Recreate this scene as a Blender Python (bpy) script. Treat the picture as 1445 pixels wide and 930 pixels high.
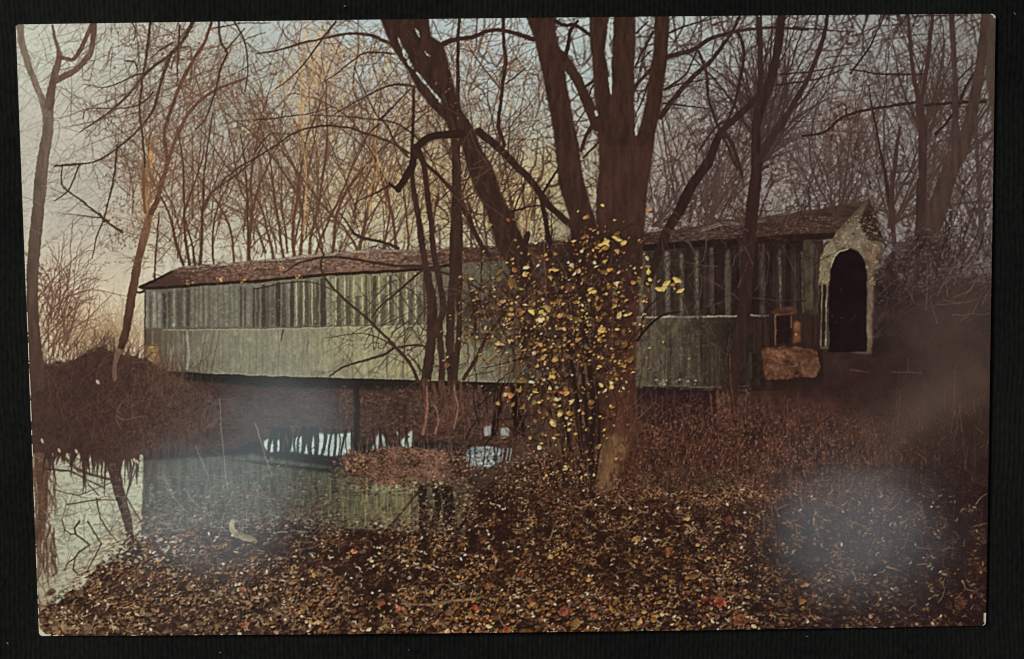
# An old colour postcard (autumn view of a covered bridge) lying on black ribbed cloth.
import bpy, math, os, sys
import numpy as np

# ------------------------------------------------------------------ scene, camera, light
sc = bpy.context.scene
for o in list(bpy.data.objects): bpy.data.objects.remove(o)
COL = sc.collection
MM = .001
CARD_W, CARD_H, BULGE, THICK = 139.7, 88.9, .764, .34       # mm; the card is arched a little across its width
CAM = np.array([.453, 11.893, 174.326]); ROT = np.radians([-3.868, -.031, -.623]); FPX = 1700.

cam = bpy.data.cameras.new('camera'); co = bpy.data.objects.new('camera', cam); COL.objects.link(co)
co.location = CAM*MM; co.rotation_euler = ROT
cam.sensor_width = 36; cam.lens = 36*FPX/1445; cam.clip_start = .005; cam.clip_end = 20
sc.camera = co

sc.view_settings.view_transform = 'Standard'; sc.view_settings.look = 'None'
sc.view_settings.exposure = 0; sc.view_settings.gamma = 1; sc.view_settings.use_curve_mapping = False
sc.cycles.max_bounces = 4; sc.cycles.use_denoising = False; sc.cycles.filter_width = 1.1

world = bpy.data.worlds.new('World'); sc.world = world; world.use_nodes = True
bg = world.node_tree.nodes['Background']; bg.inputs[0].default_value = (1, .96, .92, 1); bg.inputs[1].default_value = .07

def rotmat(a):
    cx, sx, cy, sy, cz, sz = math.cos(a[0]), math.sin(a[0]), math.cos(a[1]), math.sin(a[1]), math.cos(a[2]), math.sin(a[2])
    return np.array([[cz, -sz, 0], [sz, cz, 0], [0, 0, 1]])@np.array([[cy, 0, sy], [0, 1, 0], [-sy, 0, cy]])@np.array([[1, 0, 0], [0, cx, -sx], [0, sx, cx]])
RM = rotmat(ROT)
def card_z(x): return BULGE*(1-(x/(CARD_W/2))**2)
def to_view(P):                       # card mm -> picture units
    q = (np.asarray(P, float)-CAM)@RM
    return np.stack([722.5+FPX*q[..., 0]/-q[..., 2], 465-FPX*q[..., 1]/-q[..., 2]], -1)
def to_card(px, py, z=0.):            # picture units -> the point they show on the plane at height z, mm
    d = RM@np.array([(px-722.5)/FPX, -(py-465)/FPX, -1.]); t = (z-CAM[2])/d[2]
    return CAM+d*t

def area(name, loc, target, sx, sy, watts, color, shape='ELLIPSE', roll=0.):
    l = bpy.data.lights.new(name, 'AREA'); l.shape = shape; l.size = sx; l.size_y = sy; l.energy = watts; l.color = color
    o = bpy.data.objects.new(name, l); COL.objects.link(o); o.location = loc
    z = np.array(loc, float)-np.array(target, float); z /= np.linalg.norm(z)
    u = np.array([math.cos(roll), math.sin(roll), 0]); x = u-z*(u@z); x /= np.linalg.norm(x); y = np.cross(z, x)
    from mathutils import Matrix
    o.rotation_euler = Matrix([[x[i], y[i], z[i]] for i in range(3)]).to_euler()
    return o
# the room's main lamp, to the upper left and too low to mirror in the card
KEY_W = 16.0
area('ceiling_lamp', (-.82, .42, .80), (0, 0, 0), .36, .36, KEY_W, (1, .965, .925), 'DISK')

def mirrored_lamp(name, px, py, rx, ry, height, radiance, color, roll=0., shape='ELLIPSE'):
    """a lamp, window or added stand-in light overhead whose mirror image in the glossy card lies at picture point (px, py)"""
    P = to_card(px, py, .4); n = np.array([2*BULGE*P[0]/(CARD_W/2)**2, 0, 1.]); n /= np.linalg.norm(n)
    d = P-CAM; dist = np.linalg.norm(d); d /= dist; r = d-2*n*(d@n)
    L = height/r[2]; loc = P+r*L
    k = dist/FPX*(dist+L)/dist
    sx, sy = 2*rx*k*MM, 2*ry*k*MM
    ar = sx*sy*(math.pi/4 if shape == 'ELLIPSE' else 1)
    return area(name, tuple(loc*MM), tuple(P*MM), sx, sy, radiance*math.pi*ar, color, shape, roll)
mirrored_lamp('window_light', 408, 590, 88, 50, 620, 2.9, (.72, .95, 1.))
mirrored_lamp('window_light', 300, 712, 112, 84, 640, 2.5, (.80, .96, 1.))
mirrored_lamp('room_lamp', 1205, 745, 108, 76, 600, 2.2, (.84, .96, 1.))
mirrored_lamp('hand_standin_light', 1320, 566, 104, 27, 560, 1.9, (1., .72, .52), math.radians(28))  # added light, standing in for a hand mirrored in the gloss
mirrored_lamp('hand_standin_light', 1340, 446, 80, 42, 580, 1.0, (1., .76, .58), math.radians(24))  # second added light for the hand's brownish reflection, no real lamp

def group_label(o, label, cat=None, group=None, kind=None):
    o['label'] = label
    if cat: o['category'] = cat
    if group: o['group'] = group
    if kind: o['kind'] = kind
    return o

def nodes(name):
    m = bpy.data.materials.new(name); m.use_nodes = True; nt = m.node_tree
    return m, nt, nt.nodes['Principled BSDF']
def mesh_obj(name, V, F, mat, parent=None, smooth_=True):
    me = bpy.data.meshes.new(name); V = np.asarray(V, np.float32); F = np.asarray(F, np.int32)
    me.vertices.add(len(V)); me.vertices.foreach_set('co', V.ravel())
    k = F.shape[1]; me.loops.add(F.size); me.loops.foreach_set('vertex_index', F.ravel())
    me.polygons.add(len(F)); me.polygons.foreach_set('loop_start', np.arange(0, F.size, k, dtype=np.int32))
    me.polygons.foreach_set('use_smooth', np.full(len(F), smooth_))
    me.update(calc_edges=True); me.materials.append(mat)
    o = bpy.data.objects.new(name, me); COL.objects.link(o)
    if parent: o.parent = parent
    return o

# ------------------------------------------------------------------ the black ribbed cloth
m_cloth, nt, b = nodes('black_ribbed_cloth')
tc = nt.nodes.new('ShaderNodeTexCoord'); mp = nt.nodes.new('ShaderNodeMapping'); mp.inputs['Scale'].default_value = (1600, 900, 1600)
n1 = nt.nodes.new('ShaderNodeTexNoise'); n1.inputs['Scale'].default_value = 1; n1.inputs['Detail'].default_value = 4
n2 = nt.nodes.new('ShaderNodeTexNoise'); n2.inputs['Scale'].default_value = 38; n2.inputs['Detail'].default_value = 3
cr = nt.nodes.new('ShaderNodeValToRGB'); cr.color_ramp.elements[0].color = (.0028, .0037, .0033, 1); cr.color_ramp.elements[1].color = (.0125, .0142, .0128, 1)
cr.color_ramp.elements[0].position = .34; cr.color_ramp.elements[1].position = .78
mx = nt.nodes.new('ShaderNodeMath'); mx.operation = 'MULTIPLY_ADD'; mx.inputs[1].default_value = .55
nt.links.new(tc.outputs['Object'], mp.inputs[0]); nt.links.new(mp.outputs[0], n1.inputs['Vector']); nt.links.new(tc.outputs['Object'], n2.inputs['Vector'])
ms = nt.nodes.new('ShaderNodeMath'); ms.operation = 'MULTIPLY'; ms.inputs[1].default_value = .5; nt.links.new(n2.outputs[0], ms.inputs[0])
nt.links.new(n1.outputs[0], mx.inputs[0]); nt.links.new(ms.outputs[0], mx.inputs[2]); nt.links.new(mx.outputs[0], cr.inputs[0]); nt.links.new(cr.outputs[0], b.inputs['Base Color'])
b.inputs['Roughness'].default_value = .95; b.inputs['Specular IOR Level'].default_value = .06
bp = nt.nodes.new('ShaderNodeBump'); bp.inputs['Strength'].default_value = .9; bp.inputs['Distance'].default_value = .00018
nt.links.new(n1.outputs[0], bp.inputs['Height']); nt.links.new(bp.outputs[0], b.inputs['Normal'])

def cloth():
    r = np.random.default_rng(5); per = .72; nr = 300; k = 8
    xs = (np.arange(nr*k+1)/k-nr/2)*per; ys = np.linspace(-80, 80, 90)
    X, Y = np.meshgrid(xs, ys)
    wob = .35*np.sin(Y*.11+X*.02)+.12*np.sin(Y*.43+X*.05)
    ph = (X/per)*2*math.pi
    rib = .065*np.abs(np.sin(ph/2))*(1+.3*np.sin(Y*1.7+X*3.1))
    soft = .10*np.sin(X*.045+Y*.03)+.12*np.sin(Y*.07-X*.02+1)
    Z = -THICK-.34+rib+soft
    V = np.stack([X+wob, Y, Z], -1).reshape(-1, 3)*MM
    h, w = X.shape; i = np.arange(h*w).reshape(h, w)
    F = np.stack([i[:-1, :-1], i[:-1, 1:], i[1:, 1:], i[1:, :-1]], -1).reshape(-1, 4)
    return mesh_obj('black_cloth', V, F, m_cloth)
group_label(cloth(), 'black ribbed cloth lying flat beneath the old postcard', 'cloth', None, 'structure')

# =====================================================================
#  THE PRINT: a numerical painter. Strokes, polygons and leaves are laid
#  down in picture units (1445 x 930 for the whole view, the card inside it)
#  and later sampled at every vertex of the card's printed face.
# =====================================================================
S = 1.5
CW, CH = int(1445*S), int(930*S)
rng = np.random.default_rng(11)
IMG = np.zeros((CH, CW, 3), np.float32)
IDS = np.zeros((CH, CW), np.int16)
YY, XX = np.mgrid[0:CH, 0:CW].astype(np.float32)
XX /= S; YY /= S

def upsample(g, h, w):
    gh, gw = g.shape
    ys = np.linspace(0, gh-1.001, h); xs = np.linspace(0, gw-1.001, w)
    y0 = ys.astype(int); x0 = xs.astype(int)
    fy = ys-y0; fx = xs-x0
    fy = (fy*fy*(3-2*fy))[:, None]; fx = (fx*fx*(3-2*fx))[None, :]
    a = g[y0]; b = g[np.minimum(y0+1, gh-1)]
    r = a*(1-fy)+b*fy
    return (r[:, x0]*(1-fx)+r[:, np.minimum(x0+1, gw-1)]*fx).astype(np.float32)

def noise(px, py, seed, octaves=3):
    r = np.random.default_rng(seed); out = 0; amp = 1; tot = 0
    for o in range(octaves):
        out = out + amp*upsample(r.random((max(2, int(930/py)+2), max(2, int(1445/px)+2))).astype(np.float32), CH, CW)
        tot += amp; amp *= .55; px /= 2; py /= 2
        px = max(px, .9); py = max(py, .9)
    return out/tot

def blur(a, s):
    if s <= 0: return a
    r = max(1, int(3*s+.5)); k = np.exp(-.5*(np.arange(-r, r+1)/s)**2); k = (k/k.sum()).astype(np.float32)
    for ax in (0, 1):
        pad = [(0, 0)]*a.ndim; pad[ax] = (r, r)
        b = np.pad(a, pad, mode='edge'); n = a.shape[ax]; o = np.zeros_like(a)
        for i, kk in enumerate(k):
            o += kk*(b[i:i+n] if ax == 0 else b[:, i:i+n])
        a = o
    return a

def lattice(U, V, seed):
    g = np.random.default_rng(seed).random((256, 256)).astype(np.float32)
    u0 = np.floor(U); v0 = np.floor(V); fu = U-u0; fv = V-v0
    fu = fu*fu*(3-2*fu); fv = fv*fv*(3-2*fv); i = u0.astype(np.int32) & 255; j = v0.astype(np.int32) & 255
    i1 = (i+1) & 255; j1 = (j+1) & 255
    return (g[j, i]*(1-fu)+g[j, i1]*fu)*(1-fv)+(g[j1, i]*(1-fu)+g[j1, i1]*fu)*fv-.5

def tangle(box, across, along, ang, seed, width, mod, col, alpha):
    """fine crossing twigs: the zero lines of a stretched noise, broken up by a second one"""
    x0, y0, x1, y1 = box; sl = (slice(int(y0*S), int(y1*S)), slice(int(x0*S), int(x1*S)))
    X = XX[sl]; Y = YY[sl]; ca, sa = math.cos(ang), math.sin(ang)
    U = (X*ca+Y*sa)/across; V = (-X*sa+Y*ca)/along
    n = lattice(U, V, seed)+.22*lattice(2.1*U+7, 2.1*V+3, seed+500)
    gy, gx = np.gradient(n); d = np.abs(n)/(np.hypot(gx, gy)+1e-4)
    m = np.clip(width*S/2-d+.6, 0, 1)*np.clip(.5+2.6*lattice(U*.6+31, V*1.3+11, seed+900), 0, 1)*alpha
    if mod is not None: m = m*mod[sl]
    IMG[sl] += m[..., None]*(np.array(col, np.float32)-IMG[sl])

N_FINE = noise(3, 3, 1, 2)-.5
N_MID = noise(14, 14, 2, 3)-.5
N_BIG = noise(90, 90, 3, 3)-.5
N_VERT = noise(3.5, 60, 4, 3)-.5
N_BARK = noise(5, 26, 5, 3)-.5
N_ROW = noise(40, 5, 6, 3)-.5
N_SPECK = noise(2.2, 2.2, 7, 1)-.5

def put(sl, m, col, pid=None, tex=None, amp=0.):
    c = np.asarray(col, np.float32)
    if tex is not None: c = c*(1+amp*tex[sl][..., None])
    IMG[sl] += m[..., None]*(c-IMG[sl])
    if pid is not None: IDS[sl][m > .5] = pid

def seg(x0, y0, x1, y1, w0, w1, col, alpha=1., pid=None, soft=1.1, tex=None, amp=0.):
    x0 *= S; y0 *= S; x1 *= S; y1 *= S; r0 = w0*S/2; r1 = w1*S/2
    R = max(r0, r1)+soft+1
    a = max(0, int(min(x0, x1)-R)); b = min(CW, int(max(x0, x1)+R)+2)
    c = max(0, int(min(y0, y1)-R)); d = min(CH, int(max(y0, y1)+R)+2)
    if a >= b or c >= d: return
    X = np.arange(a, b, dtype=np.float32)[None, :]-x0; Y = np.arange(c, d, dtype=np.float32)[:, None]-y0
    dx, dy = x1-x0, y1-y0; L = dx*dx+dy*dy+1e-6
    t = np.clip((X*dx+Y*dy)/L, 0, 1)
    dist = np.sqrt((X-t*dx)**2+(Y-t*dy)**2)
    rr = r0+(r1-r0)*t
    k = np.minimum(1, rr/.5)
    m = np.clip((np.maximum(rr, .5)-dist)/soft+.5, 0, 1)*k*alpha
    put((slice(c, d), slice(a, b)), m, col, pid, tex, amp)

def smooth(P, n=6):
    P = np.asarray(P, float)
    if len(P) < 3: return P
    Q = np.vstack([2*P[0]-P[1], P, 2*P[-1]-P[-2]]); out = []
    for i in range(1, len(Q)-2):
        a, b, c, d = Q[i-1:i+3]
        for t in np.linspace(0, 1, n, endpoint=False):
            out.append(.5*((2*b)+(c-a)*t+(2*a-5*b+4*c-d)*t*t+(3*b-a-3*c+d)*t**3))
    out.append(P[-1]); return np.array(out)

def limb(P, w, col, pid=None, alpha=1., tex=None, amp=0., soft=1.2, wob=.0, col2=None, sharp=False):
    """a bough through the points (x, y) or (x, y, width)"""
    P = np.asarray(P, float)
    if P.shape[1] == 2:
        w0, w1 = (w, w) if np.isscalar(w) else w
        P = np.column_stack([P, np.linspace(w0, w1, len(P))])
    Q = P if sharp else smooth(P); n = len(Q)
    if wob: Q[:, 2] *= 1+wob*rng.normal(size=n)
    for i in range(n-1):
        f = i/max(1, n-2); c = col if col2 is None else tuple(np.array(col)*(1-f)+np.array(col2)*f)
        seg(Q[i, 0], Q[i, 1], Q[i+1, 0], Q[i+1, 1], Q[i, 2], Q[i+1, 2], c, alpha, pid, soft, tex, amp)
    return Q

def polymask(P, soft):
    P = np.asarray(P, float)*S; g = int(3*soft*S)+3
    a = max(0, int(P[:, 0].min())-g); b = min(CW, int(P[:, 0].max())+g+1)
    c = max(0, int(P[:, 1].min())-g); d = min(CH, int(P[:, 1].max())+g+1)
    X = np.arange(a, b, dtype=np.float32)[None, :]; Y = np.arange(c, d, dtype=np.float32)[:, None]
    m = np.zeros((d-c, b-a), bool)
    for (xa, ya), (xb, yb) in zip(P, np.roll(P, -1, 0)):
        if ya == yb: continue
        cr = (Y >= min(ya, yb)) & (Y < max(ya, yb))
        m ^= cr & (X < xa+(Y-ya)*(xb-xa)/(yb-ya))
    return (slice(c, d), slice(a, b)), blur(m.astype(np.float32), soft*S)

def poly(P, col, pid=None, soft=.7, alpha=1., tex=None, amp=0., rag=None, ragamp=0., curve=False):
    if curve: P = smooth(np.vstack([P, P[:1]]), 5)[:-1]
    sl, m = polymask(P, soft)
    if rag is not None: m = np.clip((m-.5+ragamp*rag[sl]*(1-np.abs(2*m-1))*2)*2.2+.5, 0, 1)
    if callable(col): col = col(XX[sl], YY[sl])
    put(sl, m*alpha, col, pid, tex, amp)

def glowpatch(x, y, rx, ry, col, alpha, ang=0.):
    ca, sa = math.cos(ang), math.sin(ang)
    u = (XX-x)*ca+(YY-y)*sa; v = -(XX-x)*sa+(YY-y)*ca
    m = np.exp(-((u/rx)**2+(v/ry)**2))*alpha
    IMG[:] += m[..., None]*(np.asarray(col, np.float32)-IMG)

def leaf(x, y, r, asp, ang, col, alpha=1., pid=None, bite=0.):
    R = r*S; g = int(R+2)
    a = max(0, int(x*S)-g); b = min(CW, int(x*S)+g+2); c = max(0, int(y*S)-g); d = min(CH, int(y*S)+g+2)
    if a >= b or c >= d: return
    X = np.arange(a, b, dtype=np.float32)[None, :]-x*S; Y = np.arange(c, d, dtype=np.float32)[:, None]-y*S
    ca, sa = math.cos(ang), math.sin(ang)
    u = (X*ca+Y*sa)/R; v = (-X*sa+Y*ca)/(R*asp)
    v = v+bite*u*u
    q = (np.abs(u)**1.45+np.abs(v)**1.45)**.69
    m = np.clip((1-q)*R*asp**.5/1.2+.35, 0, 1)*alpha
    sh = (1+.22*np.clip(v, -1, 1))[..., None]
    sl = (slice(c, d), slice(a, b))
    IMG[sl] += m[..., None]*(np.asarray(col, np.float32)*sh-IMG[sl])
    if pid is not None: IDS[sl][m > .5] = pid

def speckle(box, sx, sy, thr, gain, c0, c1, seed, alpha, mod=None, depth=None):
    """leafy speckle: thresholded fine noise, coarser towards the viewer when depth = (far y, near y)"""
    x0, y0, x1, y1 = box; sl = (slice(int(y0*S), int(y1*S)), slice(int(x0*S), int(x1*S)))
    X = XX[sl]; Y = YY[sl]
    if depth: t = .62+.75*(Y-depth[0])/(depth[1]-depth[0]); U = (X-720)/(sx*t); V = (depth[1]-depth[0])/(.75*sy)*np.log(t)
    else: U = X/sx; V = Y/sy
    U = U+.5*lattice(U*.37+5, V*.37+9, seed+40)*2; V = V+.5*lattice(U*.41+15, V*.41+2, seed+41)*2
    n = lattice(U, V, seed)+.45*lattice(1.9*U+3, 1.9*V+8, seed+1)
    m = np.clip((n-thr)*gain, 0, 1)*alpha
    if mod is not None: m = m*(mod[sl] if mod.shape == XX.shape else mod)
    k = np.clip(.5+1.3*lattice(U*.8+51, V*.8+33, seed+2), 0, 1)[..., None]
    IMG[sl] += m[..., None]*(np.array(c0, np.float32)*(1-k)+np.array(c1, np.float32)*k-IMG[sl])

def grow(x, y, ang, length, w, col, depth, pid, alpha=1., curl=.10, spread=.55, up=.0, every=(14, 30), fade=None, kids=.62):
    """a branch that wanders and forks; ang in radians, up = -pi/2"""
    n = max(2, int(length/7)); st = length/n; nxt = rng.uniform(*every)*.6; run = 0; w0 = w; drift = rng.normal()*curl*.35
    for i in range(n):
        ang += rng.normal()*curl+drift+up*math.sin(-math.pi/2-ang)
        x1 = x+math.cos(ang)*st; y1 = y+math.sin(ang)*st
        w1 = w0*(1-.72*(i+1)/n)
        if y1 < 14: break
        seg(x, y, x1, y1, w, w1, col, alpha, pid if w > 1.4 else None, 1.1)
        x, y, w = x1, y1, w1; run += st
        if depth > 0 and run > nxt:
            nxt = run+rng.uniform(*every)
            s = 1 if rng.random() < .5 else -1
            c = col if fade is None else tuple(np.array(col)*.82+np.array(fade)*.18)
            grow(x, y, ang+s*rng.uniform(.5, 1.5)*spread, (length-run)*rng.uniform(.45, .9)*kids+8, max(.7, w*rng.uniform(.45, .7)), c, depth-1, pid, alpha*.93, curl*1.2, spread, up, (every[0]*.75, every[1]*.75), fade, kids)

SKY, TWIGS, LTREE, GTREE, LEAN, MAIN, STEMS, FTREE, SLANT, HTREE, JTREE, ROOF, UPPER, LOWER, PORTAL, DOOR, BOOTH, STONE, BANK, \
    RIVER, MIRROR, UNDER, ISLAND, LITTER, VINE, WEEDS, BIRD, BOUGHS, POND, PIER, POST = range(1, 32)
DK = (50, 36, 31)

# ------------------------------------------------------------- sky
def interp_field(pts):
    num = 0; den = 0
    for x, y, c in pts:
        w = 1/(((XX-x)/1.0)**2+((YY-y)/.8)**2+3500)**1.5
        num = num+w[..., None]*np.array(c, np.float32); den = den+w
    return num/den[..., None]
IMG[:] = interp_field([(40, 50, (172, 173, 158)), (190, 60, (170, 170, 156)), (110, 180, (166, 160, 147)), (95, 300, (160, 154, 142)), (110, 380, (174, 164, 144)), (110, 440, (194, 176, 142)),
    (250, 340, (170, 166, 146)), (330, 150, (158, 162, 152)), (470, 60, (164, 172, 168)), (560, 70, (166, 178, 178)), (700, 80, (165, 176, 176)), (820, 80, (170, 182, 176)), (700, 160, (168, 176, 168)),
    (430, 330, (176, 176, 150)), (600, 250, (172, 170, 140)), (760, 260, (172, 160, 120)), (990, 60, (164, 172, 164)), (990, 180, (160, 160, 152)), (1130, 120, (154, 156, 150)), (1260, 70, (148, 150, 149)), (1260, 250, (140, 140, 140)),
    (1390, 60, (132, 131, 127)), (1385, 240, (132, 126, 130)), (1380, 380, (104, 95, 94)), (1020, 290, (136, 124, 116))])
IDS[:] = SKY
IMG *= np.array([1.035, 1.055, 1.075], np.float32)
IMG += np.exp(-((XX-680)/300)**2-((YY-60)/120)**2)[..., None]*np.array([-1, 1, 3], np.float32)+np.clip((XX-1150)/200, 0, 1)[..., None]*np.array([0, 3, -3], np.float32)
IMG *= (1+.05*N_BIG[..., None]+.03*N_MID[..., None])

# ---------------------------------------------- far twig haze
dens = np.clip((XX-120)/180, 0, 1)*np.clip((YY-10)/120, .35, 1)
dens = np.maximum(dens, np.clip(1-np.hypot((XX-75)/45, (YY-420)/130), 0, 1)*.7)
hz = np.clip(.40+1.0*N_MID+.7*N_BIG, 0, 1)*dens
hz *= .66
warm = np.stack([np.full_like(XX, 128.), 100+6*N_BIG, 80+0*XX], -1)
warm = np.where((XX > 900)[..., None], np.array([104, 84, 80], np.float32), warm)
IMG += (hz*.2)[..., None]*(warm-IMG)
for x, y, rx, ry, c, a in [(445, 110, 35, 70, (184, 142, 98), .4), (520, 265, 60, 40, (192, 158, 102), .45), (210, 265, 14, 60, (190, 150, 98), .55), (640, 270, 60, 60, (176, 150, 96), .4),
        (745, 285, 50, 60, (190, 168, 118), .5), (590, 150, 60, 40, (166, 132, 94), .28), (300, 110, 50, 40, (140, 104, 84), .15), (1195, 180, 40, 40, (140, 104, 84), .45), (240, 210, 50, 60, (150, 118, 90), .22), (400, 230, 90, 70, (156, 124, 94), .2), (960, 215, 60, 45, (150, 120, 100), .35), (1240, 300, 60, 40, (120, 96, 90), .35)]:
    glowpatch(x, y, rx, ry, c, a)

def twig_mass(n, xr, yr, cols, w=(.7, 1.5), L=(14, 46), al=(.35, .75), ang=None, clump=None, seed=0):
    r = np.random.default_rng(seed); k = 0; t = 0
    while k < n and t < n*12:
        t += 1
        x = r.uniform(*xr); y = r.uniform(*yr)
        if clump is not None and clump[min(CH-1, int(y*S)), min(CW-1, int(x*S))]+r.normal()*.10 < 0: continue
        k += 1
        a = r.uniform(0, 2*math.pi) if ang is None else r.normal(ang[0], ang[1])
        l = r.uniform(*L); m = max(2, int(l/8)); ww = r.uniform(*w); c = cols[r.integers(len(cols))]; al_ = r.uniform(*al); bend = r.normal()*.12
        for i in range(m):
            x1 = x+math.cos(a)*l/m; y1 = y+math.sin(a)*l/m
            seg(x, y, x1, y1, ww*(1-.5*i/m), ww*(1-.5*(i+1)/m), c, al_, None, 1.2)
            x, y = x1, y1; a += bend*.7+r.normal()*.13
UPW = -math.pi/2
TW = [(92, 66, 52), (80, 58, 47), (108, 80, 60), (72, 53, 44), (116, 92, 74)]
twig_mass(900, (130, 760), (30, 365), TW, clump=N_MID+.02, seed=21, ang=(UPW, .9))
twig_mass(450, (150, 740), (30, 365), TW, clump=N_BIG+.04, seed=22)
twig_mass(420, (380, 720), (60, 350), [(186, 148, 88), (176, 132, 80), (196, 170, 112)], w=(.9, 2.2), L=(10, 30), al=(.35, .8), clump=N_BIG+.02, seed=23, ang=(UPW, .5))
twig_mass(400, (900, 1400), (24, 340), [(84, 64, 58), (70, 54, 50), (100, 78, 70)], clump=N_MID+.05, seed=24, ang=(UPW, .8))
twig_mass(400, (900, 1400), (24, 340), [(74, 58, 54), (92, 74, 70)], seed=25)
twig_mass(330, (26, 330), (28, 330), [(122, 110, 98), (112, 98, 86)], w=(.6, 1.1), L=(20, 70), al=(.25, .5), seed=26, ang=(math.pi-.5, .6))
dn = np.clip((XX-125)/120, 0, 1)*np.clip((YY+10)/110, .3, 1)*np.clip(.50+1.7*N_MID+1.3*N_BIG, .04, 1)*(1-.6*np.exp(-((XX-565)/60)**2-((YY-60)/55)**2))*(1-.45*np.exp(-((XX-700)/60)**2-((YY-90)/80)**2))
for k, (ac, al_, an, w, c, a) in enumerate([(7, 22, .25, 1.3, (96, 70, 56), .8), (8, 26, -.3, 1.4, (84, 62, 52), .8), (6, 16, .7, 1.1, (110, 82, 64), .75), (6, 16, -.75, 1.1, (100, 76, 62), .75), (12, 40, .05, 2.0, (80, 58, 47), .85), (9, 14, 1.3, 1.2, (104, 78, 62), .7), (14, 50, -.15, 2.2, (76, 56, 47), .8), (5, 12, .4, 1., (120, 90, 68), .7)]):
    tangle((120, 20, 770, 372), ac*1.25, al_*2.2, an, 60+k, w*1.05, dn, tuple(np.array(c)*.85), a*.34)
    tangle((770, 20, 1408, 372), ac*1.2, al_*2.2, an+.15, 80+k, w*1.25, dn, tuple(np.array(c)*.76+np.array((2, 0, 6))), a*.42)
mL = np.clip((XX-150)/90, 0, 1)*np.clip(.7+1.6*N_BIG+.7*N_MID, .15, 1)*(1-.75*np.exp(-((XX-565)/45)**2-((YY-60)/40)**2))
mR = np.clip(.8+1.3*N_BIG+.6*N_MID, .25, 1)*(1-.6*np.exp(-((XX-985)/50)**2-((YY-110)/60)**2))*(1-.6*np.exp(-((XX-1250)/45)**2-((YY-85)/45)**2))
for k, (ac, al_, an, w, c, a) in enumerate([(20, 64, .35, 1.9, (78, 56, 46), .8), (22, 70, -.3, 1.9, (70, 51, 43), .8), (16, 44, .9, 1.6, (88, 64, 51), .75), (17, 46, -.95, 1.6, (84, 60, 48), .75), (18, 60, 1.45, 1.5, (74, 55, 46), .7), (26, 90, .05, 2.6, (70, 50, 42), .85), (13, 34, 1.2, 1.3, (96, 70, 55), .7)]):
    tangle((120, 20, 770, 372), ac, al_, an, 200+k, w, mL, c, a)
    tangle((770, 20, 1408, 420), ac*.82, al_, an+.12, 220+k, w*1.55, mR, tuple(np.array(c)*.76+np.array((2, 2, 3))), min(1, a*1.12))
for k, (ac, al_, an, w, c, a) in enumerate([(16, 80, .45, 2.8, (58, 45, 44), .9), (17, 90, -.35, 2.8, (54, 42, 41), .9), (14, 60, .85, 2.3, (62, 48, 46), .85), (14, 60, -.8, 2.2, (60, 46, 45), .85), (15, 70, 1.3, 2., (56, 44, 42), .8), (22, 120, .1, 4.2, (54, 42, 40), .9)]):
    tangle((930, 20, 1408, 420), ac, al_, an, 240+k, w, mR*np.clip((XX-930)/60, 0, 1)*np.clip(.55+1.2*N_BIG, .2, 1), c, a)
for k, (ac, al_, an) in enumerate([(16, 34, .9), (18, 40, -.6), (14, 26, 1.9)]):
    tangle((22, 24, 250, 330), ac, al_, an, 100+k, .9, None, (128, 114, 100), .26)
for i in range(44):      # crowns of the far wood
    x0 = rng.uniform(170, 740); grow(x0, rng.uniform(300, 365), UPW+rng.normal()*.22, rng.uniform(120, 280), rng.uniform(1.8, 3.4), [(84, 60, 48), (104, 76, 58), (74, 54, 44)][rng.integers(3)], 2, None, .85, .05, .55, .02, (10, 22), (124, 98, 78))
for i in range(60):
    x0 = rng.uniform(930, 1400); grow(x0, rng.uniform(250, 350), UPW+rng.normal()*.3, rng.uniform(120, 280), rng.uniform(1.6, 3.2), [(70, 54, 50), (84, 66, 62), (60, 46, 44)][rng.integers(3)], 2, None, .85, .05, .55, .02, (10, 22), (92, 76, 72))
for i in range(60):
    x0 = rng.uniform(180, 760); grow(x0, rng.uniform(24, 120), rng.uniform(.2, 2.9), rng.uniform(60, 150), rng.uniform(1.2, 2.2), (88, 66, 54), 2, None, .75, .06, .6, .0, (10, 22), (120, 98, 80))
# seed tufts / remaining leaves
speckle((130, 24, 770, 372), 3.4, 3.2, .20, 6, (92, 66, 52), (122, 92, 70), 610, .5, np.clip(dn*1.1-.15, 0, 1))
speckle((770, 24, 1408, 372), 3.4, 3.2, .20, 6, (62, 46, 44), (92, 72, 66), 620, .6, np.clip(dn*1.1-.15, 0, 1))
speckle((130, 24, 770, 372), 3.6, 3.8, .24, 6, (188, 186, 168), (196, 178, 138), 630, .7, dn)
speckle((770, 24, 1408, 372), 4.2, 4.6, .20, 6, (166, 168, 166), (176, 172, 164), 640, .7, dn)
def tufts(n, xr, yr, cols, r0=(1., 2.4), al=(.4, .8), clump=None, seed=0, pid=None):
    r = np.random.default_rng(seed); k = 0; t = 0
    while k < n and t < 10*n:
        t += 1
        x = r.uniform(*xr); y = r.uniform(*yr)
        if clump is not None and clump[min(CH-1, int(y*S)), min(CW-1, int(x*S))]+r.normal()*.08 < 0: continue
        k += 1; leaf(x, y, r.uniform(*r0), r.uniform(.4, 1), r.uniform(0, 3.2), cols[r.integers(len(cols))], r.uniform(*al), pid)
tufts(1500, (140, 740), (40, 360), [(110, 80, 64), (92, 66, 52), (128, 96, 72)], clump=N_MID-.02, seed=31)
tufts(800, (150, 760), (40, 350), [(132, 92, 66), (116, 78, 58), (146, 108, 78), (90, 62, 48)], r0=(.9, 2.2), al=(.5, .95), clump=N_BIG-.02, seed=34)
tufts(400, (930, 1400), (40, 350), [(118, 84, 70), (100, 72, 62)], r0=(.9, 2.2), al=(.4, .8), clump=N_BIG, seed=36)
tufts(900, (900, 1400), (30, 330), [(80, 60, 54), (66, 50, 46)], clump=N_MID, seed=32)
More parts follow.
